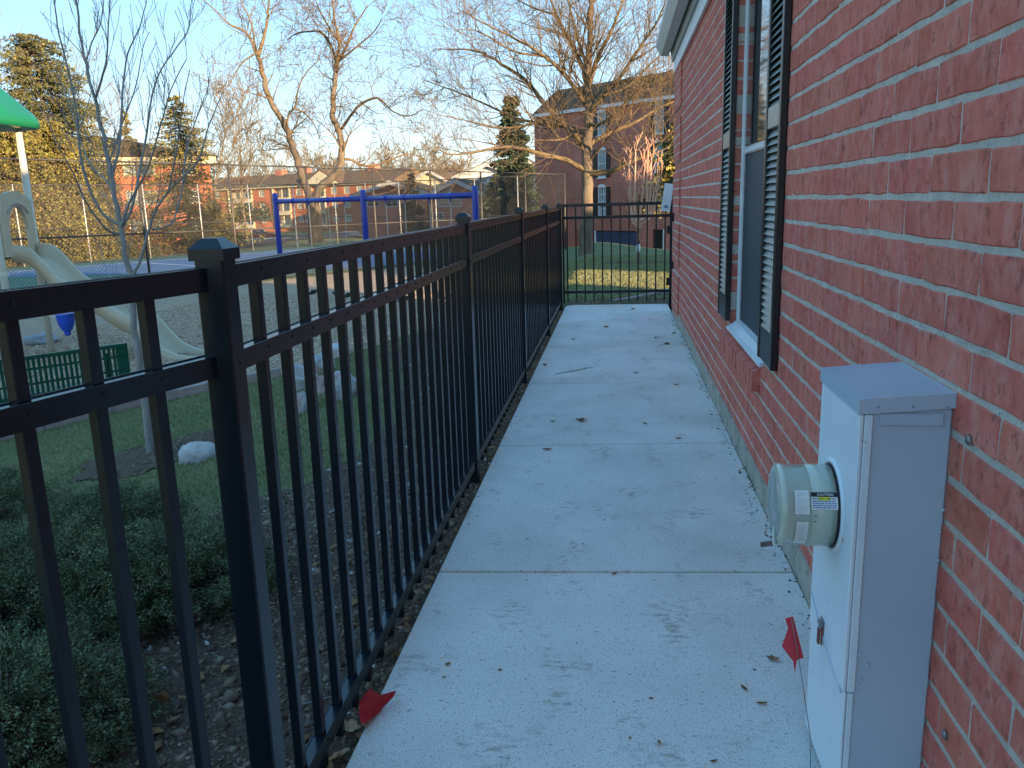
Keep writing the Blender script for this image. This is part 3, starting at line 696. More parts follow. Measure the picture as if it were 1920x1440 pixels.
for i in range(len(PY)-1):
    y0, y1 = PY[i]+PS/2-.006, PY[i+1]-PS/2+.006; n_ = round((PY[i+1]-PY[i])/.1465)-1; pt = (PY[i+1]-PY[i])/(n_+1); dz = zadj((y0+y1)/2)
    pks = [PY[i]+pt*(k+1) for k in range(n_)]
    if i == 0: pks = [1.66-d_ for d_ in [.166, .304, .450]+[.594+.144*k for k in range(13)]][::-1]
    if i == 1: pks = [1.867+.1487*k for k in range(18)]
    for (a, b, tp) in ((ZT0, ZT1, 1), (ZM0, ZM1, 0), (ZB0, ZB1, 0)):
        rm_ = rail(y0, y1, a+dz, b+dz, tp, pks)
        if i == 0: bend(rm_)
        r_ = obj('rail', rm_, m_fence, fence)
        mb = MB()
        for p in pks: mb.lathe([(.0045, 0), (.0045, .0015), (.0015, .003)], (XFc+RW/2, p, (a+b)/2+dz+.004), (1, 0, 0), 7)
        for e in (y0-.0, y1+.0): mb.lathe([(.0055, 0), (.005, .002), (.002, .004)], (XFc+PS/2, e+(.006-PS*.4 if e == y0 else PS*.4-.006), (a+b)/2+dz), (1, 0, 0), 8)
        if i == 0: bend(mb)
        LOC[r_.name] = LOC[fence.name]; obj('screws', mb, m_fence, r_, kind='stuff')
    for p in pks:
        if i == 0: q_ = bent(XFc, p); o_ = place('picket', pkm, (q_[0], q_[1], .012), fence); o_.rotation_euler.z = -AB
        else: place('picket', pkm, (XFc, p, .012 + dz), fence)

# gate across the end of the walkway
gate = thing('end_gate', 'black metal picket gate closing the far end of the walkway', 'gate', (0, 12.3, 0))
GY = 12.30; gxa, gxb = XFc+PS/2+.012, .775
def gz(px, py): return atY(px, py, GY)[2]
mb = MB(); mb.box(gxb-.03, gxb+.035, GY-.03, GY+.035, -.1, 1.50, .003); obj('hinge_post', mb, m_fence, gate)
for (a, b) in ((1.430, 1.475), (1.255, 1.297), (.175, .215)):
    mb = MB(); mb.box(gxa, gxb-.032, GY-.018, GY+.018, a, b, .002); obj('rail', mb, m_fence, gate)
mb = MB(); mb.box(gxa+.001, gxa+.028, GY-.0195, GY+.0195, .03, 1.47, .002); obj('stile', mb, m_fence, gate)
gp = MB(); gp.box(-.010, .010, -.010, .010, 0, 1.40, .0015); gp = gp.mesh('picket', m_fence)
for k in range(12): place('picket', gp, (gxa+.075+.1285*k-.003, GY, .045), gate)
mb = MB(); pz = atY(1263, 300, GY-.05); mb.box(.745, .765, GY-.075, GY-.045, 1.45, 1.82, .003); mb.box(.735, .80, GY-.09, GY-.04, 1.53, 1.68, .004); obj('latch', mb, m_fence, gate)
for z in (1.02, .28): mb = MB(); mb.box(.70, .79, GY-.055, GY-.031, z, z+.11, .004); obj('hinge', mb, m_fence, gate)
no = MB(); c = atY(1253, 370, GY-.10); a = [atY(px, py, GY-.10) for (px, py) in ((1249,397), (1240,394), (1246,342), (1263,345))]
a = [atY(1238, 395, GY-.10), atY(1256, 397, GY-.10), atY(1263, 345, GY-.10), atY(1247, 343, GY-.10)]
vs = []; 
for k in range(7):
    t = k/6; l = a[0]*(1-t)+a[3]*t; r_ = a[1]*(1-t)+a[2]*t; bow = .02*math.sin(t*3.1)
    vs += [l-np.array((0, bow, 0)), r_-np.array((0, bow*.6, 0)), r_+np.array((0, .0012-bow*.6, 0)), l+np.array((0, .0012-bow, 0))]
fs = [(0,1,2,3), (27,26,25,24)]
for k in range(6): fs += [(4*k+i, 4*k+4+i, 4*k+4+(i+1) % 4, 4*k+(i+1) % 4) for i in range(4)]
no.add(vs, fs); no.fixn = True; c0 = (a[0]+a[2])/2
nn = obj('paper_notice', no, m_notice, origin=c0); tag(nn, 'white paper notice taped to the latch post of the gate', 'notice'); LOC[nn.name] = c0
mb = MB(); 
for (px, py, w_) in ((1247, 388, .04), (1249, 386, .05), (1250, 389, .03)):
    p = atY(px, py, GY-.112); mb.box(p[0]-w_/2, p[0]+w_/2, p[1]-.0125, p[1]-.012, p[2]-.006, p[2]+.006)
obj('notice_print', mb, m_blueink, nn)
# ================================================================ PLAYGROUND
# timber edging
ed = thing('timber_edging', 'low weathered timber edging between lawn and playground chips', 'edging', (CURB[2][0], CURB[2][1], T(*CURB[2])))
cpts = [np.array(p) for p in CURB]
for i in range(len(cpts)-1):
    a, b = cpts[i], cpts[i+1]; n_ = max(1, int(np.linalg.norm(b-a)/1.9)); 
    for k in range(n_):
        p = a+(b-a)*k/n_; q = a+(b-a)*(k+1)/n_; q = q-_n(q-p)*.012
        mb = MB(); mb.beam((*p, T(*p)+.035), (*q, T(*q)+.035), .11, .15); obj('timber', mb, m_curb, ed)
# boulders
def boulder(px, py, wpx, hpx, label, seed, squash=1.0, y=None, mat=m_bould, group='boulders at the edge of the playground', am=1.0):
    p = gnd(px, py+hpx*.5); d = np.linalg.norm(p-np.array((0,0,EYE))); rx = wpx/2*d/F_PX*.82; rz = hpx/2*d/F_PX*.85
    rr = random.Random(seed); off = Vector((rr.uniform(0, 50), rr.uniform(0, 50), 3)); mb = MB(); nl, nk = 22, 32; vs = []; 
    for i in range(nl+1):
        th = math.pi*i/nl
        for k in range(nk):
            ph = 2*math.pi*k/nk; v = Vector((math.sin(th)*math.cos(ph), math.sin(th)*math.sin(ph), math.cos(th)))
            r_ = 1+am*.42*mnoise.noise(v*1.3+off)+am*.16*mnoise.noise(v*3.2+off)+.06*mnoise.noise(v*7+off)+.03*mnoise.noise(v*17+off)
            e = lambda c: math.copysign(abs(c)**.8, c)
            vs.append((e(v.x)*rx*r_, e(v.y)*rx*.85*r_*squash, e(v.z)*rz*1.15*r_+rz*.35))
    fs = [(i*nk+k, (i+1)*nk+k, (i+1)*nk+(k+1) % nk, i*nk+(k+1) % nk) for i in range(nl) for k in range(nk)]
    mb.add(vs, fs); g = T(p[0], p[1]+rx*.4); mb.xf((p[0], p[1]+rx*.4, g), rr.uniform(0, 3))
    o = obj('boulder', mb, mat, smooth=True, origin=(p[0], p[1]+rx*.4, g)); tag(o, label, 'boulder', group); return o
boulder(572, 745, 48, 52, 'small pale white boulder lowest in the boulder group behind the fence', 1)
boulder(560, 700, 70, 62, 'pinkish grey boulder left in the boulder group by the timber edging', 2)
boulder(600, 676, 62, 48, 'blue grey boulder behind the others at the playground edge', 3)
boulder(642, 712, 78, 70, 'large pink speckled boulder right in the boulder group', 4)
boulder(608, 715, 40, 42, 'dark greenish boulder wedged between two larger pink ones', 5)
boulder(632, 652, 60, 36, 'grey boulder farthest back in the boulder group', 6)
boulder(365, 842, 84, 46, 'smooth pale rock lying on the lawn beside the young tree', 11, group='rocks on the lawn', am=.4)
pr = gnd(85, 645); 
boulder(72, 634, 60, 26, 'small grey moulded climbing rock beside the play structure', 21, mat=m_prock, group='playground rocks')

# bench (perforated green)
bR = gnd(250, 742); bL = gnd(-75, 800); bd = _n(np.array((bL[0]-bR[0], bL[1]-bR[1], 0))); bn = np.array((-bd[1], bd[0], 0)); bn = bn if bn[1] > 0 else -bn
zt_b = atY(250, 643, bR[1])[2]; blen = np.linalg.norm((bL-bR)[:2]); g0 = T(bR[0], bR[1])
bench = thing('park_bench', 'dark green perforated metal bench seen from behind through the fence', 'bench', (bR[0], bR[1], g0))
bb = np.array((bR[0], bR[1], 0))
def bp(u_, n_, z): return bb+bd*u_+bn*n_+np.array((0, 0, z))
zb0 = zt_b-.50
mb = MB(); mb.beam(bp(0, 0, zt_b-.02), bp(blen, 0, zt_b-.02), .04, .045); obj('top_rail', mb, m_bench, bench)
mb = MB(); mb.beam(bp(0, 0, zb0+.02), bp(blen, 0, zb0+.02), .04, .04); obj('bottom_rail', mb, m_bench, bench)
mb = MB(); mb.beam(bp(0, 0, (zt_b+zb0)/2+.09), bp(blen, 0, (zt_b+zb0)/2+.09), .006, .03); mb.beam(bp(0, 0, (zt_b+zb0)/2-.09), bp(blen, 0, (zt_b+zb0)/2-.09), .006, .03); obj('cross_strap', mb, m_bench, bench)
mb = MB(); mb.beam(bp(.0, 0, zb0), bp(.0, 0, zt_b), .006, .30, up=tuple(bd)); mb.beam(bp(.12, 0, zb0+.02), bp(.12, 0, zt_b), .12, .006, up=tuple(bn)); 
mb = MB(); mb.beam(bp(.07, 0, zb0), bp(.07, 0, zt_b), .15, .006, up=tuple(bn)); obj('end_panel', mb, m_bench, bench)
u_ = .17
while u_ < blen:
    mb = MB(); mb.beam(bp(u_, 0, zb0+.02), bp(u_, 0, zt_b-.03), .034, .008, up=tuple(bn)); obj('slat', mb, m_bench, bench); u_ += .058
mb = MB(); mb.beam(bp(0, .25, zb0-.01), bp(blen, .25, zb0-.01), .42, .03); obj('seat', mb, m_bench, bench)
for u_ in (.25, blen-.3):
    mb = MB(); mb.tube([bp(u_, .05, zt_b-.1), bp(u_, .05, g0-.05)], .03, 8); mb.tube([bp(u_, .4, zb0), bp(u_, .4, g0-.05)], .03, 8); obj('leg', mb, m_bench, bench)

# play structure with wavy slide
pb = gnd(97, 660); g1_ = T(pb[0], pb[1]); Yp = pb[1]
play = thing('play_structure', 'beige playground tower with wavy slide and green plastic roof', 'play structure', (pb[0], pb[1], g1_))
pt_ = atY(48, 225, Yp); mb = MB(); mb.tube([(pb[0], Yp, g1_-.1), (pb[0], Yp, pt_[2]+.1)], .055, 14); obj('post', mb, m_post, play, smooth=True)
zc_ = atY(62, 375, Yp)[2]; mb = MB(); mb.tube([(pb[0], Yp, zc_-.03), (pb[0], Yp, zc_+.03)], .066, 14); zc2 = atY(75, 450, Yp)[2]; mb.tube([(pb[0], Yp, zc2-.03), (pb[0], Yp, zc2+.03)], .066, 14); obj('post_collar', mb, m_post, play)
Y2 = Yp-1.15; p2 = atY(4, 500, Y2); g2_ = T(p2[0], Y2)
mb = MB(); mb.tube([(p2[0], Y2, g2_-.1), (p2[0], Y2, pt_[2]+.1)], .055, 14); obj('post', mb, m_post, play, smooth=True)
for k, zz in enumerate((515, 575)): 
    q_ = atY(4, zz, Y2)[2]; mb = MB(); mb.tube([(p2[0], Y2, q_-.03), (p2[0], Y2, q_+.03)], .066, 14); obj('post_collar', mb, m_post, play)
for (dx, dy) in ((-1.25, .1), (-1.2, -1.2)):
    mb = MB(); mb.tube([(pb[0]+dx, Yp+dy, g1_-.1), (pb[0]+dx, Yp+dy, pt_[2]+.1)], .055, 12); obj('post', mb, m_post, play, smooth=True)
# roof: moulded hip with rounded corner
rc = np.array((pb[0]-.62, Yp-.55)); rz0 = atY(62, 232, Yp)[2]; mb = MB(); nk = 48; prof = [(.98, -.05), (1.0, .0), (.985, .06), (.93, .14), (.80, .26), (.62, .42), (.40, .62), (.18, .80), (.04, .88)]
vs = []
for (s_, z) in prof:
    for k in range(nk):
        t = 2*math.pi*k/nk+.0; c_, q_ = math.cos(t), math.sin(t); e_ = .42
        rr_ = (abs(c_)**(2/e_)+abs(q_)**(2/e_))**(-e_/2); f_ = 1-.05*abs(math.sin(4*t))*(1 if z > .1 else 0)
        vs.append((rc[0]+rr_*c_*s_*.96*f_, rc[1]+rr_*q_*s_*.96*f_, rz0+z*1.25))
fs = [(i*nk+k, i*nk+(k+1) % nk, (i+1)*nk+(k+1) % nk, (i+1)*nk+k) for i in range(len(prof)-1) for k in range(nk)]+[tuple((len(prof)-1)*nk+k for k in range(nk))]
vs2 = [(v[0]*1.0+(rc[0]-v[0])*.03, v[1]+(rc[1]-v[1])*.03, v[2]-.01) for v in vs[:nk]]; vs += vs2; b_ = len(vs)-nk; fs.append(tuple(b_+k for k in range(nk))[::-1])
fs += [(k, b_+k, b_+(k+1) % nk, (k+1) % nk) for k in range(nk)]
mb.add(vs, fs); mb.fixn = True; obj('roof', mb, m_pgreen, play, smooth=True)
# platform deck
zd = atY(60, 470, Yp-.1)[2]
mb = MB(); mb.box(pb[0]-1.2, pb[0]-.02, Yp-1.2, Yp+.02, zd-.10, zd-.03, .01); obj('deck', mb, m_bench, play)
# arch panel: outline in the vertical plane facing the slide
pa = np.array((p2[0]+.03, Y2+.03)); pbv = np.array((pb[0]-.02, Yp-.03)); ax_ = _n(np.array((*(pbv-pa), 0))); wA = np.linalg.norm(pbv-pa); zA0 = zd-.05; zA1 = atY(30, 358, (Yp+Y2)/2)[2]; nrm = np.array((ax_[1], -ax_[0], 0))
def A3(u_, z): return np.array((pa[0], pa[1], 0))+ax_*u_+np.array((0, 0, z))
outer = []; inner = []; n_ = 24
for k in range(n_+1):
    t = math.pi*k/n_; outer.append(A3(wA/2-wA/2*math.cos(t), zA1-.34+.34*math.sin(t)**.8 if 0 < k < n_ else zA1-.34)); inner.append(A3(wA/2-(wA/2-.20)*math.cos(t), zA1-.66+.42*math.sin(t) if 0 < k < n_ else zA1-.66))
outer = [A3(0, zA0)]+outer+[A3(wA, zA0)]; inner = [A3(.20, zA0)]+inner+[A3(wA-.20, zA0)]; m_ = len(outer); th_ = nrm*.07
vs = outer+inner+[p+th_ for p in outer]+[p+th_ for p in inner]; fs = []
for k in range(m_-1):
    fs += [(k, k+1, m_+k+1, m_+k), (2*m_+k, 3*m_+k, 3*m_+k+1, 2*m_+k+1), (k, 2*m_+k, 2*m_+k+1, k+1), (m_+k, m_+k+1, 3*m_+k+1, 3*m_+k)]
fs += [(0, m_, 3*m_, 2*m_), (m_-1, 2*m_+m_-1, 3*m_+m_-1, m_+m_-1)]
mb = MB(); mb.add(vs, fs); mb.fixn = True; obj('arch_panel', mb, m_slide, play)
mb = MB(); mb.tube([A3(wA/2-(wA/2-.11)*math.cos(t), zA1-.50+.30*math.sin(t))+th_*1.0 for t in np.linspace(.5, math.pi-.5, 14)], .012, 6); mb.tube([A3(wA/2-(wA/2-.16)*math.cos(t), zA1-.53+.30*math.sin(t))+th_*1.0 for t in np.linspace(.6, math.pi-.6, 14)], .010, 6); obj('arch_moulding', mb, m_curb, play)
# slide: centre line from the deck to the chips, sideways offset sets the width
Ys0, Ys1 = Yp-.62, gnd(352, 676)[1]
key = [(14, 462, 0), (45, 466, .06), (72, 490, .14), (105, 524, .22), (138, 541, .30), (175, 560, .38), (215, 586, .47), (245, 602, .54), (275, 632, .62), (300, 655, .70), (330, 668, .80), (368, 672, .92), (392, 672, 1.0)]
cl_ = []
for (px, py, t) in key: cl_.append(atY(px+6, py, Ys0+(Ys1-Ys0)*t))
cl_ = np.array(cl_)
# smooth resample
def catmull(P, n_=6):
    out = []
    for i in range(len(P)-1):
        p0, p1, p2_, p3 = P[max(i-1, 0)], P[i], P[i+1], P[min(i+2, len(P)-1)]
        for k in range(n_):
            t = k/n_; out.append(.5*((2*p1)+(-p0+p2_)*t+(2*p0-5*p1+4*p2_-p3)*t*t+(-p0+3*p1-3*p2_+p3)*t**3))
    out.append(P[-1]); return np.array(out)
cl_ = catmull(cl_); dirh = _n(np.array((cl_[-1][0]-cl_[0][0], cl_[-1][1]-cl_[0][1], 0))); sdv = np.array((-dirh[1], dirh[0], 0)); sdv = sdv if sdv[1] > 0 else -sdv
sec = [(-.035, -.26), (-.02, .0), (.0, .02), (.03, .02), (.05, -.0), (.065, -.14), (.10, -.20), (.30, -.215), (.50, -.20), (.535, -.14), (.55, 0), (.57, .02), (.60, .02), (.62, 0), (.635, -.26), (.45, -.25), (.15, -.25)]
mb = MB(); vs = []; ns = len(sec)
for p in cl_:
    for (a, z) in sec: vs.append(p+sdv*a+np.array((0, 0, z)))
fs = [(i*ns+k, i*ns+(k+1) % ns, (i+1)*ns+(k+1) % ns, (i+1)*ns+k) for i in range(len(cl_)-1) for k in range(ns)]+[tuple(range(ns))[::-1], tuple((len(cl_)-1)*ns+k for k in range(ns))]
mb.add(vs, fs); mb.fixn = True; obj('slide', mb, m_slide, play, smooth=True)
sp = cl_[len(cl_)//2]+sdv*.3; mb = MB(); mb.tube([sp+np.array((0,0,-.2)), (sp[0]+.12, sp[1], T(sp[0], sp[1])-.05)], .025, 8); obj('slide_support', mb, m_galv, play)
# blue moulded seat piece under the tower
q0 = atY(122, 590, Yp-.4); q1 = atY(118, 634, Yp-.4); mb = MB(); mb.lathe([(.14, 0), (.15, -.02), (.125, -.18), (.08, -.28), (.055, -.30), (.05, -.36), (.02, -.38)], (q0[0], q0[1], q0[2]+.02), (0, 0, 1), 4+12); obj('blue_funnel', mb, m_pblue, play, smooth=False)
mb = MB(); mb.beam((q0[0]-.12, q0[1], q0[2]-.05), (pb[0], Yp, q0[2]-.05), .03, .03); obj('funnel_bracket', mb, m_post, play)

# swing set
def swp(px, py, y): return atY(px, py, y)
S0, S1, S2 = swp(515, 362, 16.6), swp(683, 355, 14.9), swp(890, 348, 13.5)
u2 = S2[:2]; u0 = S0[:2]; S1 = np.array((*(u0+u2)/2, (S0[2]+S2[2])/2))
sw = thing('swing_set', 'bright blue two bay swing set frame on playground', 'swing set', (S1[0], S1[1], T(S1[0], S1[1])))
for S in (S0, S1, S2):
    mb = MB(); g = T(S[0], S[1]); prof = [(.055, g-.2-S[2]), (.055, -.05), (.050, -.02), (.035, -.003), (.01, .003)]; mb.lathe(prof, S, (0, 0, 1), 16); obj('post', mb, m_swing, sw, smooth=True)
zb_ = [atY(515, 378, S0[1])[2], 0, atY(890, 366, S2[1])[2]]; zb_[1] = (zb_[0]+zb_[2])/2
Ps = [np.array((S[0], S[1], z)) for S, z in zip((S0, S1, S2), zb_)]
for a, b in ((0, 1), (1, 2)):
    mb = MB(); mb.tube([Ps[a], Ps[b]], .046, 14); obj('top_beam', mb, m_swing, sw, smooth=True)
    for t, side in ((.22, 0), (.40, 0), (.62, 1), (.80, 1)):
        c = Ps[a]*(1-t)+Ps[b]*t; d = _n(Ps[b]-Ps[a]); mb = MB(); mb.tube([c-d*.025, c+d*.025], .054, 12); mb.tube([c+np.array((0,0,-.04)), c+np.array((0,0,-.10))], .012, 6); obj('hanger_clamp', mb, m_swing, sw)
    for (t0, t1, lb) in ((.22, .40, 'left'), (.62, .80, 'right')):
        c0_, c1_ = Ps[a]*(1-t0)+Ps[b]*t0, Ps[a]*(1-t1)+Ps[b]*t1; zs_ = T(c0_[0], c0_[1])+.62; mid = (c0_+c1_)/2
        bay = 'far' if a == 0 else 'near'
        s_ = thing('swing', f'{lb} hand swing with dark seat and chains in the {bay} bay of blue frame', 'swing', (mid[0], mid[1], zs_), 'swings hanging from the blue frame')
        for c in (c0_, c1_):
            bq = c*.92+mid*.08; bq[2] = zs_+.10; mb = MB(); top = c+np.array((0, 0, -.10)); n_ = 44
            for i in range(n_):
                p = top*(1-i/n_)+bq*(i/n_); q = top*(1-(i+.86)/n_)+bq*((i+.86)/n_); mb.beam(p, q, .016 if i % 2 else .007, .007 if i % 2 else .016, up=(0, 1, .01))
            obj('chain', mb, m_galv, s_)
        d = _n(c1_-c0_); mb = MB(); vs = []
        L_ = np.linalg.norm((c1_-c0_)[:2])*.92; sdw = np.array((-d[1], d[0], 0)); fs = []; nn_ = 10
        for k in range(nn_+1):
            t = k/nn_-.5; p = np.array((mid[0], mid[1], zs_))+np.array((d[0], d[1], 0))*L_*t+np.array((0, 0, .40*t*t)); vs += [p-sdw*.08, p+sdw*.08, p+sdw*.08-np.array((0,0,.02)), p-sdw*.08-np.array((0,0,.02))]
        for k in range(nn_): fs += [(4*k+i, 4*k+(i+1) % 4, 4*k+4+(i+1) % 4, 4*k+4+i) for i in range(4)]
        fs += [(3,2,1,0), (4*nn_, 4*nn_+1, 4*nn_+2, 4*nn_+3)]; mb.add(vs, fs); mb.fixn = True; obj('seat', mb, m_black, s_)

# ================================================================ CHAIN LINK FENCES
def chainfence(pts, zt, name, label, postmat, prad, mesh_mat, wr=.0045, pitch=.11, posts=True):
    th = thing('chain_link_fence', label, 'chain link fence', (pts[0][0], pts[0][1], T(*pts[0])))
    n_ = len(pts); 
    for i, p in enumerate(pts):
        mb = MB(); mb.tube([(p[0], p[1], T(*p)-.2), (p[0], p[1], zt[i]+.03)], prad, 8); obj('post', mb, postmat[i % len(postmat)], th, smooth=True)
    for i in range(n_-1):
        a, b = pts[i], pts[i+1]
        ga, gb = T(*a), T(*b)
        for nm, fa, fb, r_ in (('top_rail', zt[i], zt[i+1], .024), ('middle_rail', ga+(zt[i]-ga)*.46, gb+(zt[i+1]-gb)*.46, .022), ('bottom_rail', ga+.06, gb+.06, .018)):
            mb = MB(); mb.tube([(*a, fa), (*b, fb)], r_, 6); obj(nm, mb, m_chainblk, th, smooth=True)
        La = np.linalg.norm(np.array(b)-np.array(a)); h = (zt[i]-ga)*.98; V = []; Fc = []
        c = -h
        def P(u_, z):
            t = u_/La; return np.array((a[0]+(b[0]-a[0])*t, a[1]+(b[1]-a[1])*t, ga+.05+(gb-ga)*t+z))
        mb = MB()
        while c < La+h:
            for sg in (1, -1):
                # z = sg*(u-c) (+h for falling)
                if sg == 1: u0_, u1_ = max(0, c), min(La, c+h); z0_, z1_ = u0_-c, u1_-c
                else: u0_, u1_ = max(0, c), min(La, c+h); z0_, z1_ = h-(u0_-c), h-(u1_-c)
                if u1_-u0_ > .03:
                    p, q = P(u0_, z0_), P(u1_, z1_); d = _n(q-p); up = np.array((0,0,1.0)); s1_ = _n(np.cross(d, up)); s2_ = np.cross(s1_, d)
                    vs = [e+wr*(s1_*math.cos(k*2.094)+s2_*math.sin(k*2.094)) for e in (p, q) for k in range(3)]
                    mb.add(vs, [(0,1,4,3), (1,2,5,4), (2,0,3,5)])
            c += pitch
        obj('wire_mesh', mb, mesh_mat, th, kind='stuff')
    return th
near = [tuple(P0+dN*k) for k in range(-5, 8)]
zn = [2.93-.036*k+.0 for k in range(-5, 8)]
chainfence(near, zn, 'near', 'tall black chain link court fence running behind the swing set', [m_chainblk], .036, m_chainblk)
c_end = P0+dN*7; far_pts = [tuple(c_end+dp*2.9*k+np.array((0, 0))) for k in range(0, 7)]
chainfence(far_pts[:], [2.68+.02*k for k in range(7)], 'far', 'far side of the court fence with thin pale sunlit posts', [m_galv], .032, m_chainblk)
lf = [tuple(np.array(far_pts[-1])-dn*2.95*k) for k in range(0, 12)]
chainfence(lf, [2.8+.01*k for k in range(12)], 'left', 'distant left side of the court fence in front of golden spruces', [m_galv], .030, m_chainblk)

# ================================================================ TREES
class Tubes:
    """fast batch of tapered 3/5-sided tubes from poly-lines"""
    def __init__(s): s.V = []; s.F = []; s.n = 0
    def add(s, pts, rad, k):
        P = np.asarray(pts, float); n = len(P); R_ = np.asarray(rad, float)
        D = np.empty_like(P); D[1:-1] = P[2:]-P[:-2]; D[0] = P[1]-P[0]; D[-1] = P[-1]-P[-2]; D /= np.linalg.norm(D, axis=1)[:, None]+1e-9
        ref = np.array((.31, .17, .93)) if abs(D[0][2]) < .8 else np.array((.93, .31, .17))
        A = np.cross(D, ref); A /= np.linalg.norm(A, axis=1)[:, None]+1e-9; B = np.cross(D, A)
        t = np.arange(k)*2*math.pi/k
        V = P[:, None, :]+R_[:, None, None]*(A[:, None, :]*np.cos(t)[None, :, None]+B[:, None, :]*np.sin(t)[None, :, None])
        s.V.append(V.reshape(-1, 3)); i = np.arange(n-1)[:, None]*k; j = np.arange(k)[None, :]; j2 = (j+1) % k
        F = np.stack([i+j, i+j2, i+k+j2, i+k+j], -1).reshape(-1, 4)+s.n; s.F.append(F); s.n += n*k
    def build(s, name, mat, parent=None, kind=None, smooth=True):
        return npmesh(name, np.concatenate(s.V), np.concatenate(s.F), mat, parent, kind, smooth=smooth)
def rvec(rr): return np.array([rr.gauss(0, 1) for _ in range(3)])
def twigs(tb_, rr, start, d, length, rad, depth, nseg=5, spread=.75, up=.25, wig=.16, kids=(3, 5), rmin=.004, ratio=.62):
    P = [start]; d = _n(d); st = length/nseg
    for i in range(nseg):
        d = _n(d+rvec(rr)*wig+np.array((0, 0, up*.25))); P.append(P[-1]+d*st)
    rads = [max(rmin, rad*(1-.75*i/nseg)) for i in range(nseg+1)]
    tb_.add(P, rads, 5 if rad > .03 else 3)
    if depth <= 0: return
    for _ in range(rr.randint(*kids)):
        i = rr.randint(1, nseg); dd = _n(P[i]-P[i-1]); s_ = rvec(rr); s_ = _n(s_-dd*(s_@dd)); nd = _n(dd*(1-spread*.4)+s_*spread+np.array((0, 0, up)))
        twigs(tb_, rr, P[i], nd, length*ratio*rr.uniform(.7, 1.25), rads[i]*.6, depth-1, max(3, nseg-1), spread, up, wig, kids, rmin, ratio)
def traced_tree(name, label, cat, traces, Y, rad_px, bark, twigmat, seed, tw, group=None, depthspread=.35, base_ext=0, rmin=.004):
    """traces: list of (pixel polyline, radius px start, radius px end); limb depth wanders away from the trunk plane"""
    rr = random.Random(seed); first = traces[0][0]
    basep = atY(first[0][0], first[0][1], Y); g = T(basep[0], Y)
    th = thing(name, label, cat, (basep[0], Y, g), group); scale = Y/F_PX*1.02
    trunk = Tubes(); crown = Tubes()
    for ti, (pl, r0, r1, dy) in enumerate(traces):
        n_ = len(pl); P = []
        for i, (px, py) in enumerate(pl):
            t = i/max(1, n_-1); P.append(atY(px, py, Y+dy[0]+(dy[1]-dy[0])*t**1.2))
        P = catmull(np.array(P), 4)
        if ti == 0 and base_ext >= 0:
            P = np.vstack([np.array((P[0][0], P[0][1], g-.3)), P]) if P[0][2] > g-.2 else P
        n_ = len(P); L_ = np.cumsum([0]+[np.linalg.norm(P[i+1]-P[i]) for i in range(n_-1)])
        J = np.array([[rr.gauss(0, 1) for _ in range(3)] for _ in range(n_)])*scale*r0*.10; J[0] = 0; P = P+J
        rads = [(r0+(r1-r0)*(l/L_[-1])**.9)*scale for l in L_]
        if ti == 0: rads[0] *= 1.25; rads[1] *= 1.05
        (trunk if ti < tw.get('trunks', 1) else crown).add(P, rads, 9 if r0 > 4 else 6)
        # children
        dens = tw['dens']; tot = L_[-1]; m = int(tot*dens)
        for _ in range(m):
            f_ = rr.uniform(tw.get('f0', .25) if ti < tw.get('trunks', 1) else .12, 1.0); l = f_*tot; i = int(np.searchsorted(L_, l)); i = min(max(i, 1), n_-1)
            dd = _n(P[i]-P[i-1]); s_ = rvec(rr); s_ = _n(s_-dd*(s_@dd)); nd = _n(dd*tw.get('fw', .6)+s_*tw.get('spread', .8)+np.array((0, 0, tw.get('up', .2))))
            twigs(crown, rr, P[i], nd, tw['len']*rr.uniform(.5, 1.3)*(1.25-.6*f_), min(rads[i]*.5, tw['rad']), tw['depth'], 5, tw.get('spread', .8), tw.get('up', .2), tw.get('wig', .16), tw.get('kids', (3, 5)), rmin, tw.get('ratio', .6))
    trunk.build('trunk', bark, th); crown.build('crown', twigmat, th)
    return th
# the young tree just behind the fence
yt = [([(283,850),(276,790),(262,690),(252,620),(245,520),(234,480),(228,440),(216,370),(205,310),(190,240),(178,190),(160,120),(150,60),(143,0),(138,-60)], 9.5, 1.3, (0, 0)),
 ([(221,420),(190,398),(165,345),(150,285),(143,205),(125,120),(108,50),(100,-20)], 3.4, 0.91, (0, -.5)),
 ([(207,330),(222,285),(228,210),(231,160),(240,100),(262,50),(275,0)], 3.06, 0.84, (0, .5)),
 ([(178,190),(190,150),(200,110),(203,50),(208,-20)], 2.38, 0.84, (0, -.3)),
 ([(226,430),(245,395),(260,330),(275,250),(283,190),(298,140),(330,90),(352,60),(358,20)], 3.06, 0.84, (0, .4)),
 ([(226,430),(245,375),(275,320),(300,240),(320,170),(350,110)], 2.448, 0.7, (0, -.6)),
 ([(242,530),(262,490),(272,455),(290,400),(315,360),(345,330),(372,300),(392,235),(418,172)], 3.4, 0.84, (0, .2)),
 ([(315,360),(328,300),(337,240),(345,180),(356,130)], 2.04, 0.63, (.1, -.3)),
 ([(285,430),(320,420),(338,370),(345,320),(352,270),(390,165)], 2.04, 0.63, (.1, .7)),
 ([(228,440),(200,430),(165,385),(135,320),(108,275)], 2.312, 0.63, (0, -.8)),
 ([(216,370),(200,340),(165,300),(128,190),(110,140)], 2.04, 0.63, (0, .7)),
 ([(203,310),(230,230),(255,160),(268,90),(280,60)], 1.768, 0.63, (0, .6)),
 ([(160,120),(172,80),(190,40),(196,-20)], 1.496, 0.63, (0, .2)),
 ([(250,600),(225,545),(195,500)], 1.496, 0.56, (0, .5))]
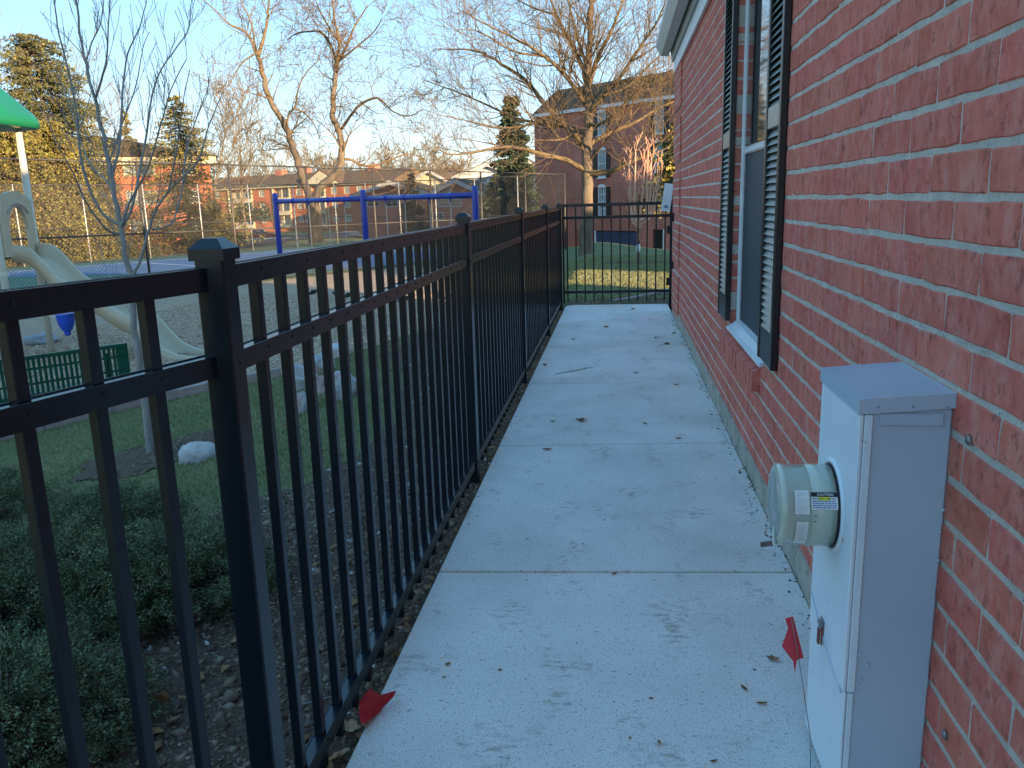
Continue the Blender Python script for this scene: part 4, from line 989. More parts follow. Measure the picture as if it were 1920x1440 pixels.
traced_tree('young_tree', 'slim young bare tree standing on the lawn just behind the fence', 'tree', yt, tb[1], 10, m_ybark, m_ybark, 5,
            dict(dens=5.5, len=.40, rad=.0045, depth=1, spread=.45, up=.45, fw=.85, f0=.45, kids=(1, 3), wig=.10), rmin=.0022)
tt = [([(590,470),(590,400),(584,375)], 13.75, 11.4, (0, 0)),
 ([(586,380),(575,352),(562,318),(550,280),(535,238),(510,195),(497,160),(488,115),(480,98)], 7.75, 3.84, (0, -1)),
 ([(588,380),(600,352),(632,322),(640,290),(637,250),(625,225),(624,200),(628,150),(631,118)], 8.25, 3.84, (0, 1)),
 ([(480,100),(462,62),(430,45),(402,18),(380,0)], 3.1, 0.66, (-1, -3)), ([(484,105),(497,60),(503,20),(506,-20)], 3.4875, 1.056, (-1, 1)),
 ([(480,100),(452,120),(430,160)], 1.9375, 0.528, (-1, -2)), ([(480,100),(470,40),(440,-20)], 2.325, 0.66, (-1, -2)),
 ([(631,118),(620,85),(600,60),(560,62),(538,75)], 3.1, 0.792, (1, 3)), ([(631,118),(636,85),(628,40),(622,-20)], 3.4875, 1.188, (1, 0)), ([(633,118),(650,85),(665,50),(690,10)], 3.1, 0.858, (1, 3)), ([(631,118),(660,95),(700,60),(715,35)], 2.325, 0.66, (1, -1)), ([(628,70),(600,20),(585,-20)], 1.9375, 0.66, (1, 2)),
 ([(637,245),(652,225),(668,203),(690,188),(712,185),(735,208),(765,218),(792,205)], 3.255, 0.726, (1, -2)),
 ([(641,298),(660,300),(680,310),(705,310),(735,298),(770,288),(800,300)], 2.79, 0.66, (1, 3)),
 ([(537,240),(541,215),(553,200),(560,165),(575,135),(600,110)], 2.325, 0.66, (-1, -2)), ([(553,203),(575,215),(590,235),(600,260)], 1.55, 0.528, (-1, 1)), ([(505,185),(485,175),(480,160)], 1.55, 0.528, (-1, -2))]
traced_tree('forked_tree', 'large crooked bare tree with two twisting trunks beyond the court fence', 'tree', tt, 53.0, 10, m_bark2, m_twig, 9,
            dict(dens=1.5, len=2.6, rad=.05, depth=2, spread=.95, up=.10, f0=.30, trunks=3, kids=(4, 6), wig=.15), rmin=.011)
bt = [([(1099,472),(1099,400),(1100,330),(1100,280),(1103,230),(1103,180),(1102,130),(1106,60),(1108,0),(1110,-70)], 13, 3, (0, 0)),
 ([(1096,318),(1060,300),(1010,287),(960,275),(900,283),(850,290),(815,275)], 5.15625, 0.792, (0, -3)), ([(1099,278),(1075,250),(1045,222),(1020,195),(985,150),(940,120),(890,95),(815,92)], 6.01562, 0.792, (0, 2)),
 ([(1101,200),(1085,175),(1050,130),(1020,105),(990,85),(930,55),(865,20)], 4.29688, 0.792, (0, -2)), ([(1102,165),(1090,120),(1070,80),(1045,30),(1020,-30)], 5.15625, 1.32, (0, 1)),
 ([(1104,325),(1140,322),(1160,314),(1210,290),(1240,265),(1285,222)], 5.58594, 1.188, (0, -2)), ([(1104,272),(1140,250),(1190,230),(1240,200),(1290,180)], 4.72656, 0.924, (0, 2)),
 ([(1105,212),(1130,180),(1165,140),(1200,90),(1235,35),(1250,-10)], 5.15625, 0.924, (0, -2)), ([(1104,160),(1120,110),(1150,50),(1180,-30)], 5.15625, 1.056, (0, 1)),
 ([(1098,250),(1060,238),(980,225),(920,200),(850,170),(795,150)], 3.86719, 0.726, (0, 4)), ([(1102,230),(1120,235),(1150,215),(1200,165),(1260,130)], 3.4375, 0.792, (0, -3)),
 ([(1102,130),(1080,60),(1060,-20)], 3.4375, 0.924, (0, 2)), ([(1040,215),(1010,230),(940,240),(870,225),(820,215)], 2.75, 0.66, (1, 0)), ([(1075,250),(1050,262),(1000,262)], 2.14844, 0.66, (0, -2)),
 ([(1106,300),(1135,265),(1160,235),(1185,180)], 2.57812, 0.66, (0, -3)), ([(1020,105),(960,95),(900,60),(860,55)], 2.23438, 0.594, (0, -2)), ([(1045,30),(990,10),(940,-20)], 2.23438, 0.594, (1, 3)), ([(1130,180),(1180,160),(1230,110),(1270,90)], 2.57812, 0.66, (-1, 2))]
traced_tree('large_bare_tree', 'big spreading bare tree with thick trunk beyond the gate', 'tree', bt, 33.0, 10, m_bark2, m_twig, 12,
            dict(dens=3.0, len=2.1, rad=.034, depth=2, spread=.72, up=.2, f0=.35, kids=(3, 6), wig=.085), rmin=.006)
# staked sapling behind the gate
bs_ = gnd(1198, 492); Yb = bs_[1]
st_ = [([(1198,492),(1197,455),(1200,428)], 2.6, 2.2, (0, 0)), ([(1200,428),(1203,380),(1210,300)], 2.6, .8, (0, 0))]
for k, (ex, ey) in enumerate([(1180,300), (1192,285), (1222,300), (1237,330), (1180,350), (1172,390), (1228,350), (1215,280), (1240,370)]):
    st_.append(([(1200, 428-k*2), ((1200+ex)/2+(4 if ex > 1200 else -6), 405-k), (ex, ey)], 2.6, 1.0, (0, (-1)**k*.4)))
traced_tree('staked_sapling', 'young sapling with reddish twigs and wrapped stem in mulch ring behind gate', 'tree', st_, Yb, 2, m_bark2, m_rtwig, 31,
            dict(dens=4.0, len=.55, rad=.014, depth=1, spread=.5, up=.5, f0=.5, kids=(2, 3)), rmin=.0065)
rg_ = [(bs_[0]+1.15*math.cos(a)*(1+.1*math.sin(3*a)), bs_[1]+1.0*math.sin(a)) for a in np.linspace(0, 2*math.pi, 30)[:-1]]
sheet('sapling_mulch', rg_, .12, .015, m_dirt)
mb = MB(); mb.lathe([(.035, 0), (.055, .06), (.06, .14), (.05, .22), (.03, .27)], atY(1197, 474, Yb), (0, 0, 1), 10); o = obj('trunk_wrap', mb, m_white, smooth=True, origin=(bs_[0], Yb, bs_[2])); tag(o, 'small white plastic bag wrapped round the sapling stem', 'bag')

# background bare trees
def bare_tree(x, y, h, seed, label, mat=m_far, group='bare trees along the skyline', sc=1.0, rad=.16):
    rr = random.Random(seed); g = T(x, y); th = thing('bare_tree', label, 'tree', (x, y, g), group); tr = Tubes(); cr_ = Tubes()
    P = [np.array((x, y, g-.3))]; d = np.array((0, 0, 1.0))
    for i in range(5): d = _n(d+rvec(rr)*.06); P.append(P[-1]+d*h*.13)
    tr.add(P, [rad*(1-.1*i) for i in range(6)], 6)
    for k in range(9):
        i = rr.randint(2, 5); nd = _n(rvec(rr)*np.array((1, 1, .3))+np.array((0, 0, 1.1))); twigs(cr_, rr, P[i], nd, h*.42*rr.uniform(.7, 1.15), rad*.45, 3, 4, .7, .25, .12, (3, 5), .026*sc, .62)
    tr.build('trunk', m_far, th); cr_.build('crown', mat, th); return th
for i, (px, Y, top, lb) in enumerate([(440, 95, 225, 'bare tree with fine golden twigs left of the crooked forked tree'), (395, 88, 215, 'bare tree rising behind the brown spruce and left apartment'), (560, 190, 290, 'small bare tree above the apartment roof behind the forked trunks'),
     (735, 170, 305, 'low bare tree on skyline right of the forked tree'), (775, 165, 300, 'low bare tree on skyline above the cream gable'), (815, 170, 303, 'low bare tree on skyline behind the brick gable house'), (855, 180, 310, 'low bare tree on skyline left of the dark conifer'),
     (640, 185, 310, 'low bare tree on skyline right behind the forked trunks'), (690, 190, 308, 'pale bare tree on skyline between forked tree and cream gable'), (15, 75, 135, 'bare tree behind the tall golden spruce at left edge'), (180, 80, 190, 'thin bare tree between the tall spruce and the left apartment roof'), (505, 185, 300, 'low bare tree above the left end of the far apartments'), (600, 180, 300, 'low bare tree above the middle of the far apartments')]):
    p = atY(px, top, Y); bare_tree(p[0], Y, p[2]-T(p[0], Y), 100+i, lb, sc=Y/100)

# conifers
def conifer(x, y, h, rad, seed, label, mat, n=260, ragged=.3, name='spruce_tree', leaf=.20, z0=.03, per=34, droop=-.18, group='evergreens beyond the court', topw=.06):
    rr = np.random.default_rng(seed); g = T(x, y); th = thing(name, label, 'tree', (x, y, g), group); tr = Tubes(); tr.add([(x, y, g-.3), (x+.05, y, g+h*.5), (x, y, g+h*.97)], [h*.018, h*.011, .02], 7)
    V = []; 
    for i in range(n):
        f_ = rr.uniform(0, 1)**1.25; z = z0*h+(h*(1-z0))*f_; L_ = (rad*(1-f_)**.75+topw*rad)*rr.uniform(1-ragged, 1+ragged*.6); az = rr.uniform(0, 2*math.pi)
        d = np.array((math.cos(az), math.sin(az), 0)); tip = np.array((x, y, g+z))+d*L_+np.array((0, 0, droop*L_+.10*L_*rr.uniform(-1, 1.4)))
        a = np.array((x, y, g+z)); mid = (a+tip)/2+np.array((0, 0, -.03*L_)); tr.add([a, mid, tip], [.035, .025, .01], 3)
        m = max(8, int(per*(L_/rad)+6)); t = rr.uniform(.15, 1.03, m)**.8; c = a+(tip-a)*t[:, None]; sidew = .24*L_*(1.15-t)*1.0
        perp = np.array((-d[1], d[0], 0)); c += perp*(rr.normal(0, 1, m)*sidew*.55)[:, None]; c[:, 2] += rr.normal(-.03, .06, m)*L_*.6-np.abs(rr.normal(0, .04, m))*h*.1
        ls = leaf*rr.uniform(.6, 1.35, m); dirs = d*.8+rr.normal(0, .55, (m, 3)); dirs /= np.linalg.norm(dirs, axis=1)[:, None]
        s2 = np.cross(dirs, rr.normal(0, 1, (m, 3))); s2 /= np.linalg.norm(s2, axis=1)[:, None]
        V.append(np.stack([c-dirs*ls[:, None]*.5, c+s2*ls[:, None]*.22, c+dirs*ls[:, None]*.6, c-s2*ls[:, None]*.22+np.array((0, 0, -.25))*ls[:, None]], 1))
    V = np.concatenate(V); F = np.arange(len(V)*4).reshape(-1, 4); npmesh('crown', V.reshape(-1, 3), F, mat, th); tr.build('trunk', m_bark, th); return th
def con(px, Y, top, wpx, seed, label, mat, **k):
    p = atY(px, top, Y); h = p[2]-T(p[0], Y); return conifer(p[0], Y, h, wpx/2*Y/F_PX, seed, label, mat, **k)
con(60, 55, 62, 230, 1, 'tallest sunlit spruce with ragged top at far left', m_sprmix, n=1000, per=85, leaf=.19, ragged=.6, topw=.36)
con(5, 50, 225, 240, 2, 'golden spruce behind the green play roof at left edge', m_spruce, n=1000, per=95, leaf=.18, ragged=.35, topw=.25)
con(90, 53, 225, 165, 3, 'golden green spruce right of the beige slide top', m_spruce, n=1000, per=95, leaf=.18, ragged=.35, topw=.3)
con(232, 84, 205, 90, 4, 'small spruce poking above the left apartment roof', m_spruce, n=320, per=30, leaf=.30, ragged=.5)
con(328, 62, 178, 225, 5, 'open branched brown spruce between the left apartment and the parking lot', m_spruce, n=560, per=40, leaf=.20, ragged=.5, droop=-.12)
con(395, 60, 375, 130, 6, 'low bushy evergreen at the foot of the brown spruce', m_spruce, n=260, per=34, leaf=.26)
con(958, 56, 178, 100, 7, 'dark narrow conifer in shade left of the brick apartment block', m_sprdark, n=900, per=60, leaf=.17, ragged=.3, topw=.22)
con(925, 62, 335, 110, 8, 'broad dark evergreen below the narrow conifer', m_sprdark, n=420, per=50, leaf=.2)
con(1275, 46, 215, 130, 9, 'golden lit spruce between the large bare tree and the house corner', m_spruce, n=420, per=36, leaf=.20, ragged=.5, z0=.38)
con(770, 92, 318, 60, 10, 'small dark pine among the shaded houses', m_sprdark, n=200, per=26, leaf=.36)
def bush(px, py, Y, w_, h, seed, label, mat, group='bushes before the far buildings', n=900, leaf=.22):
    p = atY(px, py, Y); g = T(p[0], Y); z0 = min(p[2], g+1.5) if False else g; rr = np.random.default_rng(seed); c0 = np.array((p[0], Y, max(g, p[2])))
    d = rr.normal(0, 1, (n, 3)); d[:, 2] = np.abs(d[:, 2]); d /= np.linalg.norm(d, axis=1)[:, None]; r_ = rr.uniform(.45, 1.05, n)[:, None]
    c = c0+d*r_*np.array((w_/2, w_/2, h)); a = rr.normal(0, 1, (n, 3)); a /= np.linalg.norm(a, axis=1)[:, None]; b = np.cross(a, rr.normal(0, 1, (n, 3))); b /= np.linalg.norm(b, axis=1)[:, None]
    V = np.stack([c-a*leaf*.5, c+b*leaf*.3, c+a*leaf*.5, c-b*leaf*.3], 1); F = np.arange(n*4).reshape(-1, 4)
    th = thing('bush', label, 'bush', c0, group); npmesh('foliage', V.reshape(-1, 3), F, mat, th); tb2 = Tubes(); 
    for k in range(7): tb2.add([(c0[0], Y, g-.1), c0+np.array((rr.normal(0, .2)*w_, rr.normal(0, .2)*w_, h*.7))], [.05, .02], 4)
    tb2.build('stems', m_bark, th)
bush(285, 455, 60, 3.2, 1.5, 1, 'reddish brown bush at the foot of the orange brick apartment', m_leaf); bush(235, 460, 58, 2.6, 1.3, 2, 'brown bush left of the young tree trunk before the apartment', m_leaf)
bush(480, 415, 140, 7, 3.4, 3, 'round dark bush before the sunlit far apartments', m_sprdark, leaf=.5); bush(455, 415, 140, 5, 2.6, 4, 'smaller round bush left of the dark one by the far apartments', m_spruce, leaf=.5)
bush(375, 410, 130, 8, 3, 5, 'low hedge at left end of the far apartments', m_spruce, leaf=.5)
# ================================================================ BUILDINGS
class Bld:
    """local frame: s runs along the facade, n points away from the viewer, z is world height"""
    def __init__(b, name, label, org, dirx, z0, group=None):
        b.o = np.array((org[0], org[1], 0.0)); b.d = _n(np.array((dirx[0], dirx[1], 0.0))); b.n = np.array((-b.d[1], b.d[0], 0)); b.z0 = z0
        b.th = thing(name, label, 'building' if 'house' not in name else 'house', (org[0], org[1], z0), group)
    def P(b, s, n, z): return b.o+b.d*s+b.n*n+np.array((0, 0, z))
    def box(b, mb, s0, s1, n0, n1, z0, z1):
        vs = [b.P(s, n, z) for s in (s0, s1) for n in (n0, n1) for z in (z0, z1)]
        mb.add(vs, [(0,1,3,2),(4,6,7,5),(0,4,5,1),(2,3,7,6),(0,2,6,4),(1,5,7,3)]); return mb
    def part(b, name, mat, *boxes, parent=None):
        mb = MB()
        for x in boxes: b.box(mb, *x)
        o = obj(name, mb, mat, parent or b.th); LOC[o.name] = LOC[(parent or b.th).name]; return o
    def wall_holes(b, name, mat, s0, s1, z0, z1, th, holes):
        """wall of thickness th with rectangular openings, built from butting boxes"""
        ss = sorted({s0, s1, *[h[0] for h in holes], *[h[1] for h in holes]}); zz = sorted({z0, z1, *[h[2] for h in holes], *[h[3] for h in holes]}); mb = MB()
        for i in range(len(ss)-1):
            k = 0
            while k < len(zz)-1:
                cs = (ss[i]+ss[i+1])/2
                if any(h[0] < cs < h[1] and h[2] < (zz[k]+zz[k+1])/2 < h[3] for h in holes): k += 1; continue
                j = k
                while j+1 < len(zz)-1 and not any(h[0] < cs < h[1] and h[2] < (zz[j+1]+zz[j+2])/2 < h[3] for h in holes): j += 1
                b.box(mb, ss[i], ss[i+1], 0, th, zz[k], zz[j+1]); k = j+1
        o = obj(name, mb, mat, b.th); LOC[o.name] = LOC[b.th.name]; return o
    def window(b, s0, s1, z0, z1, frame, glass, cols=2, rows=2, fw=.07, arch=False, depth=.12):
        w_ = b.part('window', frame, (s0, s0+fw, .02, depth, z0, z1), (s1-fw, s1, .02, depth, z0, z1), (s0+fw, s1-fw, .02, depth, z0, z0+fw), (s0+fw, s1-fw, .02, depth, z1-fw, z1))
        LOC[w_.name] = LOC[b.th.name]; bars = []
        for c in range(1, cols): x = s0+(s1-s0)*c/cols; bars.append((x-.02, x+.02, .04, .08, z0+fw, z1-fw))
        for r_ in range(1, rows): z = z0+(z1-z0)*r_/rows; bars.append((s0+fw, s1-fw, .035, .085, z-.03, z+.03))
        if bars: b.part('glazing_bars', frame, *bars, parent=w_)
        b.part('pane', glass, (s0+fw, s1-fw, .09, .10, z0+fw, z1-fw), parent=w_)
        return w_
# --- brick apartment block with mansard roof, right
def zof(py, D, hy=371.0): return EYE+(hy-py)/F_PX*D
o_ = np.array((-6.35, 66.0)); dd = np.array((.745, -.667))
ap = Bld('apartment_block', 'dark red brick apartment block with mansard roof behind the large bare tree', o_, dd, -3.2); E_ = zof(216, 62.5)
wins = []
def wz(s, a, c): D = 66-.667*s; return zof(a, D), zof(c, D)
for s, rows_ in ((7.0, [(222, 262), (287, 335), (352, 404)]), (12.15, [(207, 262), (280, 330)]), (16.5, [(207, 262), (280, 330)])):
    for (a, c) in rows_:
        z1, z0 = wz(s, a, c); wins.append((s-.37, s+.42, z0, z1))
gz0, gz1 = -2.62, zof(430, 61)
holes = wins+[(6.25, 10.3, gz0, gz1), (11.7, 12.7, -2.3, zof(430, 58))]
ap.wall_holes('wall', m_fbrick, 0, 26, -3.4, E_, .3, holes)
ap.part('side_wall', m_fbrick, (0, .3, .3, 30, -3.4, E_), (.3, 26, 29.7, 30, -3.4, E_), (25.7, 26, .3, 29.7, -3.4, E_), (.3, 25.7, .8, 1.0, -3.3, E_-.1))
for (s0, s1, z0, z1) in wins:
    ap.window(s0, s1, z0, z1, m_white, m_glassl, 1 if z1 > 4 else 3, 2 if z1 > 4 else 4)
    mb = MB(); n_ = 8; mb.prism([ap.P(s0+(s1-s0)*(.5-.5*math.cos(math.pi*k/n_)), -.05, z1-.02+.22*math.sin(math.pi*k/n_)) for k in range(n_+1)], ap.n*.06); o = obj('arched_head', mb, m_white, ap.th)
    ap.part('shutter', m_shut, (s1+.03, s1+.42, -.05, -.005, z0, z1)); ap.part('shutter', m_shut, (s0-.42, s0-.03, -.05, -.005, z0, z1))
    ap.part('sill', m_white, (s0-.05, s1+.05, -.08, .015, z0-.09, z0-.003))
gd = ap.part('garage_door', m_garage, (6.35, 10.25, .12, .16, gz0, gz1-.05))
for k in range(1, 8): ap.part('panel_rib', m_garage, (6.35, 10.25, .10, .118, gz0+.24*k, gz0+.24*k+.03), parent=gd)
ap.part('door_frame', m_white, (6.25, 6.345, .0, .1, gz0, gz1)); ap.part('entrance_door', m_shut, (11.75, 12.6, .12, .16, -2.3, zof(431, 58)))
ap.part('entrance_frame', m_white, (12.61, 12.7, -.02, .15, -2.3, zof(430, 58)))
ve = ap.part('vent_louver', m_fbrick, (4.45, 5.15, -.03, -.003, -2.35, zof(429, 63)))
for k in range(10): ap.part('louver_blade', m_rust, (4.47, 5.13, -.06, -.032, -2.3+.16*k, -2.24+.16*k), parent=ve)
ap.part('cornice', m_white, (-.12, 26.1, -.18, -.003, E_-.12, E_+.10), (-.18, -.003, -.003, 30.1, E_-.12, E_+.10))
mb = MB(); M0, M1 = E_+.10, zof(180, 65.5); e_ = 1.25
b8 = [ap.P(s, n, z) for (s, n, z) in ((-.1,-.15,M0), (26.1,-.15,M0), (26.1,30.1,M0), (-.1,30.1,M0), (e_,e_,M1), (26-e_,e_,M1), (26-e_,30-e_,M1), (e_,30-e_,M1))]
mb.add(b8, [(3,2,1,0), (4,5,6,7), (0,1,5,4), (1,2,6,5), (2,3,7,6), (3,0,4,7)]); obj('mansard_roof', mb, m_roofd, ap.th)

# --- orange brick apartment, left
D = 78.0; pL = atY(-160, 290, 70); pR = atY(392, 296, 83); ob = Bld('apartment_block', 'sunlit orange brick apartment block behind the spruces at left', (pL[0], pL[1]), (pR[0]-pL[0], pR[1]-pL[1]), -3.2)
LB = np.linalg.norm((pR-pL)[:2]); Eo = atY(250, 291, 77)[2]; Zg = -2.6
def sof(px): 
    best = min(np.linspace(0, LB, 400), key=lambda s: abs((lambda p: (p[0]/p[1]))(ob.P(s, 0, 0))-ray(px, 380)[0]/ray(px, 380)[1])); return float(best)
cols_ = [sof(188), sof(253), sof(283), sof(360)]; fl = [Eo-1.75, Eo-4.6, Eo-7.4]; wn = []
for c in cols_:
    for z in fl: wn.append((c-.75, c+.75, z, z+1.35))
for c in (5, 12, 19):
    for z in fl: wn.append((c-.75, c+.75, z, z+1.35))
ob.wall_holes('wall', m_obrick, 0, LB, -3.4, Eo, .3, wn)
ob.part('side_wall', m_obrick, (LB-.3, LB, .3, 12, -3.4, Eo), (0, LB-.3, 11.7, 12, -3.4, Eo), (0, .3, .3, 11.7, -3.4, Eo), (.3, LB-.3, 1, 1.2, -3.3, Eo-.1))
for wv in wn: ob.window(*wv, m_cream, m_glassl, 2, 2, fw=.12); ob.part('sill', m_cream, (wv[0]-.05, wv[1]+.05, -.08, .015, wv[2]-.12, wv[2]-.003))
ob.part('cornice', m_cream, (-.6, LB+.6, -.6, -.003, Eo-.75, Eo), (LB+.003, LB+.6, .0, 12, Eo-.75, Eo))
sb = sof(192); ob.part('bay_panel', m_cream, (sb-1.3, sb-.8, -.12, -.003, -1.5, Eo-.76), (sb+.8, sb+1.3, -.12, -.003, -1.5, Eo-.76))
mb = MB(); ra, rb = sof(60), sof(210); zr_ = atY(200, 250, 80)[2]
b6 = [ob.P(s, n, z) for (s, n, z) in ((-.9,-.9,Eo+.003), (LB+.9,-.9,Eo+.003), (LB+.9,12.9,Eo+.003), (-.9,12.9,Eo+.003), (6,6,zr_), (rb,6,zr_))]
mb.add(b6, [(3,2,1,0), (0,1,5,4), (1,2,5), (2,3,4,5), (3,0,4)]); obj('roof', mb, m_roofd, ob.th)
mb = MB(); cs = sof(255)
for n_, (cx_, wdd) in enumerate([(cs, 3.2)]):
    zz_ = zof(262, 74, 395); mb.add([ob.P(cx_-wdd, -1.0, Eo+.02), ob.P(cx_+wdd, -1.0, Eo+.02), ob.P(cx_, -1.0, Eo+1.6), ob.P(cx_-wdd, 5, Eo+.02), ob.P(cx_+wdd, 5, Eo+.02), ob.P(cx_, 5, Eo+1.6)], [(0,1,2), (3,5,4), (0,2,5,3), (1,4,5,2), (0,3,4,1)])
obj('porch_gable', mb, m_roofd, ob.th)
ob.part('chimney', m_obrick, (rb-6, rb-5, 5, 6, zr_-1.5, zr_+1.0))

# --- long low apartments in the distance
D = 160.0; pL = atY(372, 352, 168); pR = atY(735, 345, 150); fa = Bld('apartment_row', 'long sunlit brick and cream apartment row with brown roof in the distance', (pL[0], pL[1]), (pR[0]-pL[0], pR[1]-pL[1]), -3.2)
LF = np.linalg.norm((pR-pL)[:2]); Ef = atY(500, 350, 160)[2]; sty = 2.55
def sff(px): return float(min(np.linspace(0, LF, 500), key=lambda s: abs((lambda p: p[0]/p[1])(fa.P(s, 0, 0))-ray(px, 380)[0]/ray(px, 380)[1])))
hl = []; bays = [(430, 475), (513, 546), (585, 612)]; wcols = [405, 420, 489, 495, 560, 572, 628, 650, 675, 700]
for a, c in bays:
    for k in range(3): hl.append((sff(a)+.5, sff(c)-.5, Ef-.35-sty*(k+1)+.75, Ef-.5-sty*k))
wl_ = []
for c in (408, 492, 562, 575, 628, 652, 676, 700):
    for k in range(3): s = sff(c); wl_.append((s-.7, s+.7, Ef-.35-sty*(k+1)+.95, Ef-.6-sty*k))
fa.wall_holes('wall', m_obrick, 0, LF, -3.4, Ef, .3, hl+wl_)
fa.part('rear_wall', m_obrick, (.3, LF-.3, 11.7, 12, -3.4, Ef), (0, .3, .3, 12, -3.4, Ef), (LF-.3, LF, .3, 12, -3.4, Ef)); fa.part('balcony_back', m_cream, (.3, LF-.3, .65, .75, -3.3, Ef-.1))
for wv in wl_: fa.window(*wv, m_cream, m_glassl, 2, 1, fw=.14)
for hv in hl:
    s0, s1, z0, z1 = hv; bl = fa.part('balcony', m_cream, (s0-.25, s1+.25, -.35, -.003, z0-.85, z0-.05), (s0-.5, s0-.26, -.25, -.003, z0-.9, z1+.4), (s1+.26, s1+.5, -.25, -.003, z0-.9, z1+.4))
    fa.part('balcony_door', m_glassl, (s0+(s1-s0)*.3, s0+(s1-s0)*.7, .55, .645, z0, z1-.2), parent=bl); fa.part('pillar', m_cream, (s0+(s1-s0)*.48, s0+(s1-s0)*.52, .02, .2, z0, z1), parent=bl)
fa.part('eaves', m_cream, (-.5, LF+.5, -.6, -.003, Ef-.3, Ef)); mb = MB(); zr2 = atY(500, 326, 163)[2]
mb.add([fa.P(*q) for q in ((-.6,-.8,Ef+.003), (LF+.6,-.8,Ef+.003), (LF+.6,12.8,Ef+.003), (-.6,12.8,Ef+.003), (-.6,6,zr2), (LF+.6,6,zr2))], [(3,2,1,0), (0,1,5,4), (2,3,4,5), (0,4,3), (1,2,5)]); obj('roof', mb, m_roofb, fa.th)
for px in (492, 538, 668): s = sff(px); fa.part('chimney', m_fbrick, (s-.9, s+.9, 5.2, 6.8, zr2-.8, zr2+.9))
mb = MB(); s = sff(612); mb.add([fa.P(*q) for q in ((s-5,-1.2,Ef), (s+5,-1.2,Ef), (s,-1.2,Ef+2.7), (s-5,6,Ef), (s+5,6,Ef), (s,6,Ef+2.7))], [(0,1,2), (3,5,4), (0,2,5,3), (1,4,5,2), (0,3,4,1)]); obj('gable_roof', mb, m_roofb, fa.th); mb = MB(); mb.prism([fa.P(s-4.4,-1.35,Ef+.02), fa.P(s+4.4,-1.35,Ef+.02), fa.P(s,-1.35,Ef+2.4)], fa.n*.12); obj('gable', mb, m_cream, fa.th)

# --- gabled houses in the middle distance
def gable_house(label, pxl, pxr, pye, pyp, pyb, D, mat, roofm, depth=14, trim=m_trimg, winpx=(), rot=0.0):
    a = atY(pxl, pye, D); c = atY(pxr, pye, D-rot); g = min(T(a[0], D), atY(pxl, pyb, D)[2]); h_ = Bld('gable_house', label, (a[0], a[1]), (c[0]-a[0], c[1]-a[1]), g, 'houses beyond the court')
    L_ = np.linalg.norm((c-a)[:2]); ze = a[2]; zp = atY((pxl+pxr)/2, pyp, D)[2]
    hs = []
    for (px, y0, y1, w_) in winpx:
        p = atY(px, y1, D); s = (p[0]-a[0])/(c[0]-a[0])*L_; hs.append((s-w_/2, s+w_/2, p[2], atY(px, y0, D)[2]))
    low = [q for q in hs if q[3] < ze]; h_.wall_holes('wall', mat, 0, L_, g-.5, ze, .3, low)
    h_.part('side_wall', mat, (0, .3, .3, depth, g-.5, ze), (L_-.3, L_, .3, depth, g-.5, ze), (.3, L_-.3, depth-.3, depth, g-.5, ze))
    mb = MB(); mb.prism([h_.P(0, 0, ze), h_.P(L_, 0, ze), h_.P(L_/2, 0, zp)], h_.n*.3); obj('gable_wall', mb, mat, h_.th)
    for q in hs: 
        if q in low: h_.window(*q, trim, m_glass, 2, 2, fw=.12)
        else: h_.part('gable_window', trim, (q[0], q[1], -.06, -.003, q[2], q[3]))
    t_ = .28; rf = MB()
    for sgn in (0, 1):
        s0 = -.7 if sgn == 0 else L_+.7; k = (zp-ze)/(L_/2); z0_ = ze-.7*k
        rf.add([h_.P(s0, -.7, z0_), h_.P(L_/2, -.7, zp), h_.P(L_/2, depth+.5, zp), h_.P(s0, depth+.5, z0_), h_.P(s0, -.7, z0_+t_), h_.P(L_/2, -.7, zp+t_), h_.P(L_/2, depth+.5, zp+t_), h_.P(s0, depth+.5, z0_+t_)], [(0,1,2,3), (7,6,5,4), (0,4,5,1), (2,6,7,3), (0,3,7,4), (1,5,6,2)])
    rf.fixn = True; obj('roof', rf, roofm, h_.th)
    bg_ = MB()
    for sgn in (0, 1):
        s0 = -.7 if sgn == 0 else L_+.7; k = (zp-ze)/(L_/2); z0_ = ze-.7*k
        bg_.prism([h_.P(s0, -.78, z0_-.25), h_.P(L_/2, -.78, zp-.28), h_.P(L_/2, -.78, zp+.22), h_.P(s0, -.78, z0_+.22)], h_.n*.07)
    bg_.fixn = True; obj('bargeboard', bg_, trim, h_.th); return h_
gable_house('dark red brick house with pale trimmed gable right of the swing post', 806, 905, 366, 338, 425, 92, m_fbrick, m_roofd, winpx=[(838, 350, 362, 1.2), (832, 372, 388, 1.3), (855, 372, 388, 1.3), (822, 398, 412, 1.3)])
gable_house('house with small cream gable above the brick house roof', 778, 832, 337, 320, 380, 130, m_cream, m_roofb, depth=20)
gable_house('pale gabled house with grey roof left of the dark conifer', 858, 972, 331, 308, 400, 112, m_white, m_roofd, winpx=[(884, 335, 343, 1.1), (905, 335, 343, 1.1), (930, 335, 343, 1.1)])
gable_house('long dark roofed house in shade between forked tree and gable house', 668, 800, 366, 342, 420, 98, m_fbrick, m_roofd, winpx=[(700, 372, 388, 1.6), (735, 372, 388, 1.6), (770, 372, 388, 1.6)])
gable_house('low pale house just left of the brick apartment block', 972, 1012, 322, 303, 400, 100, m_white, m_roofd, winpx=[(986, 328, 336, 1.1)])

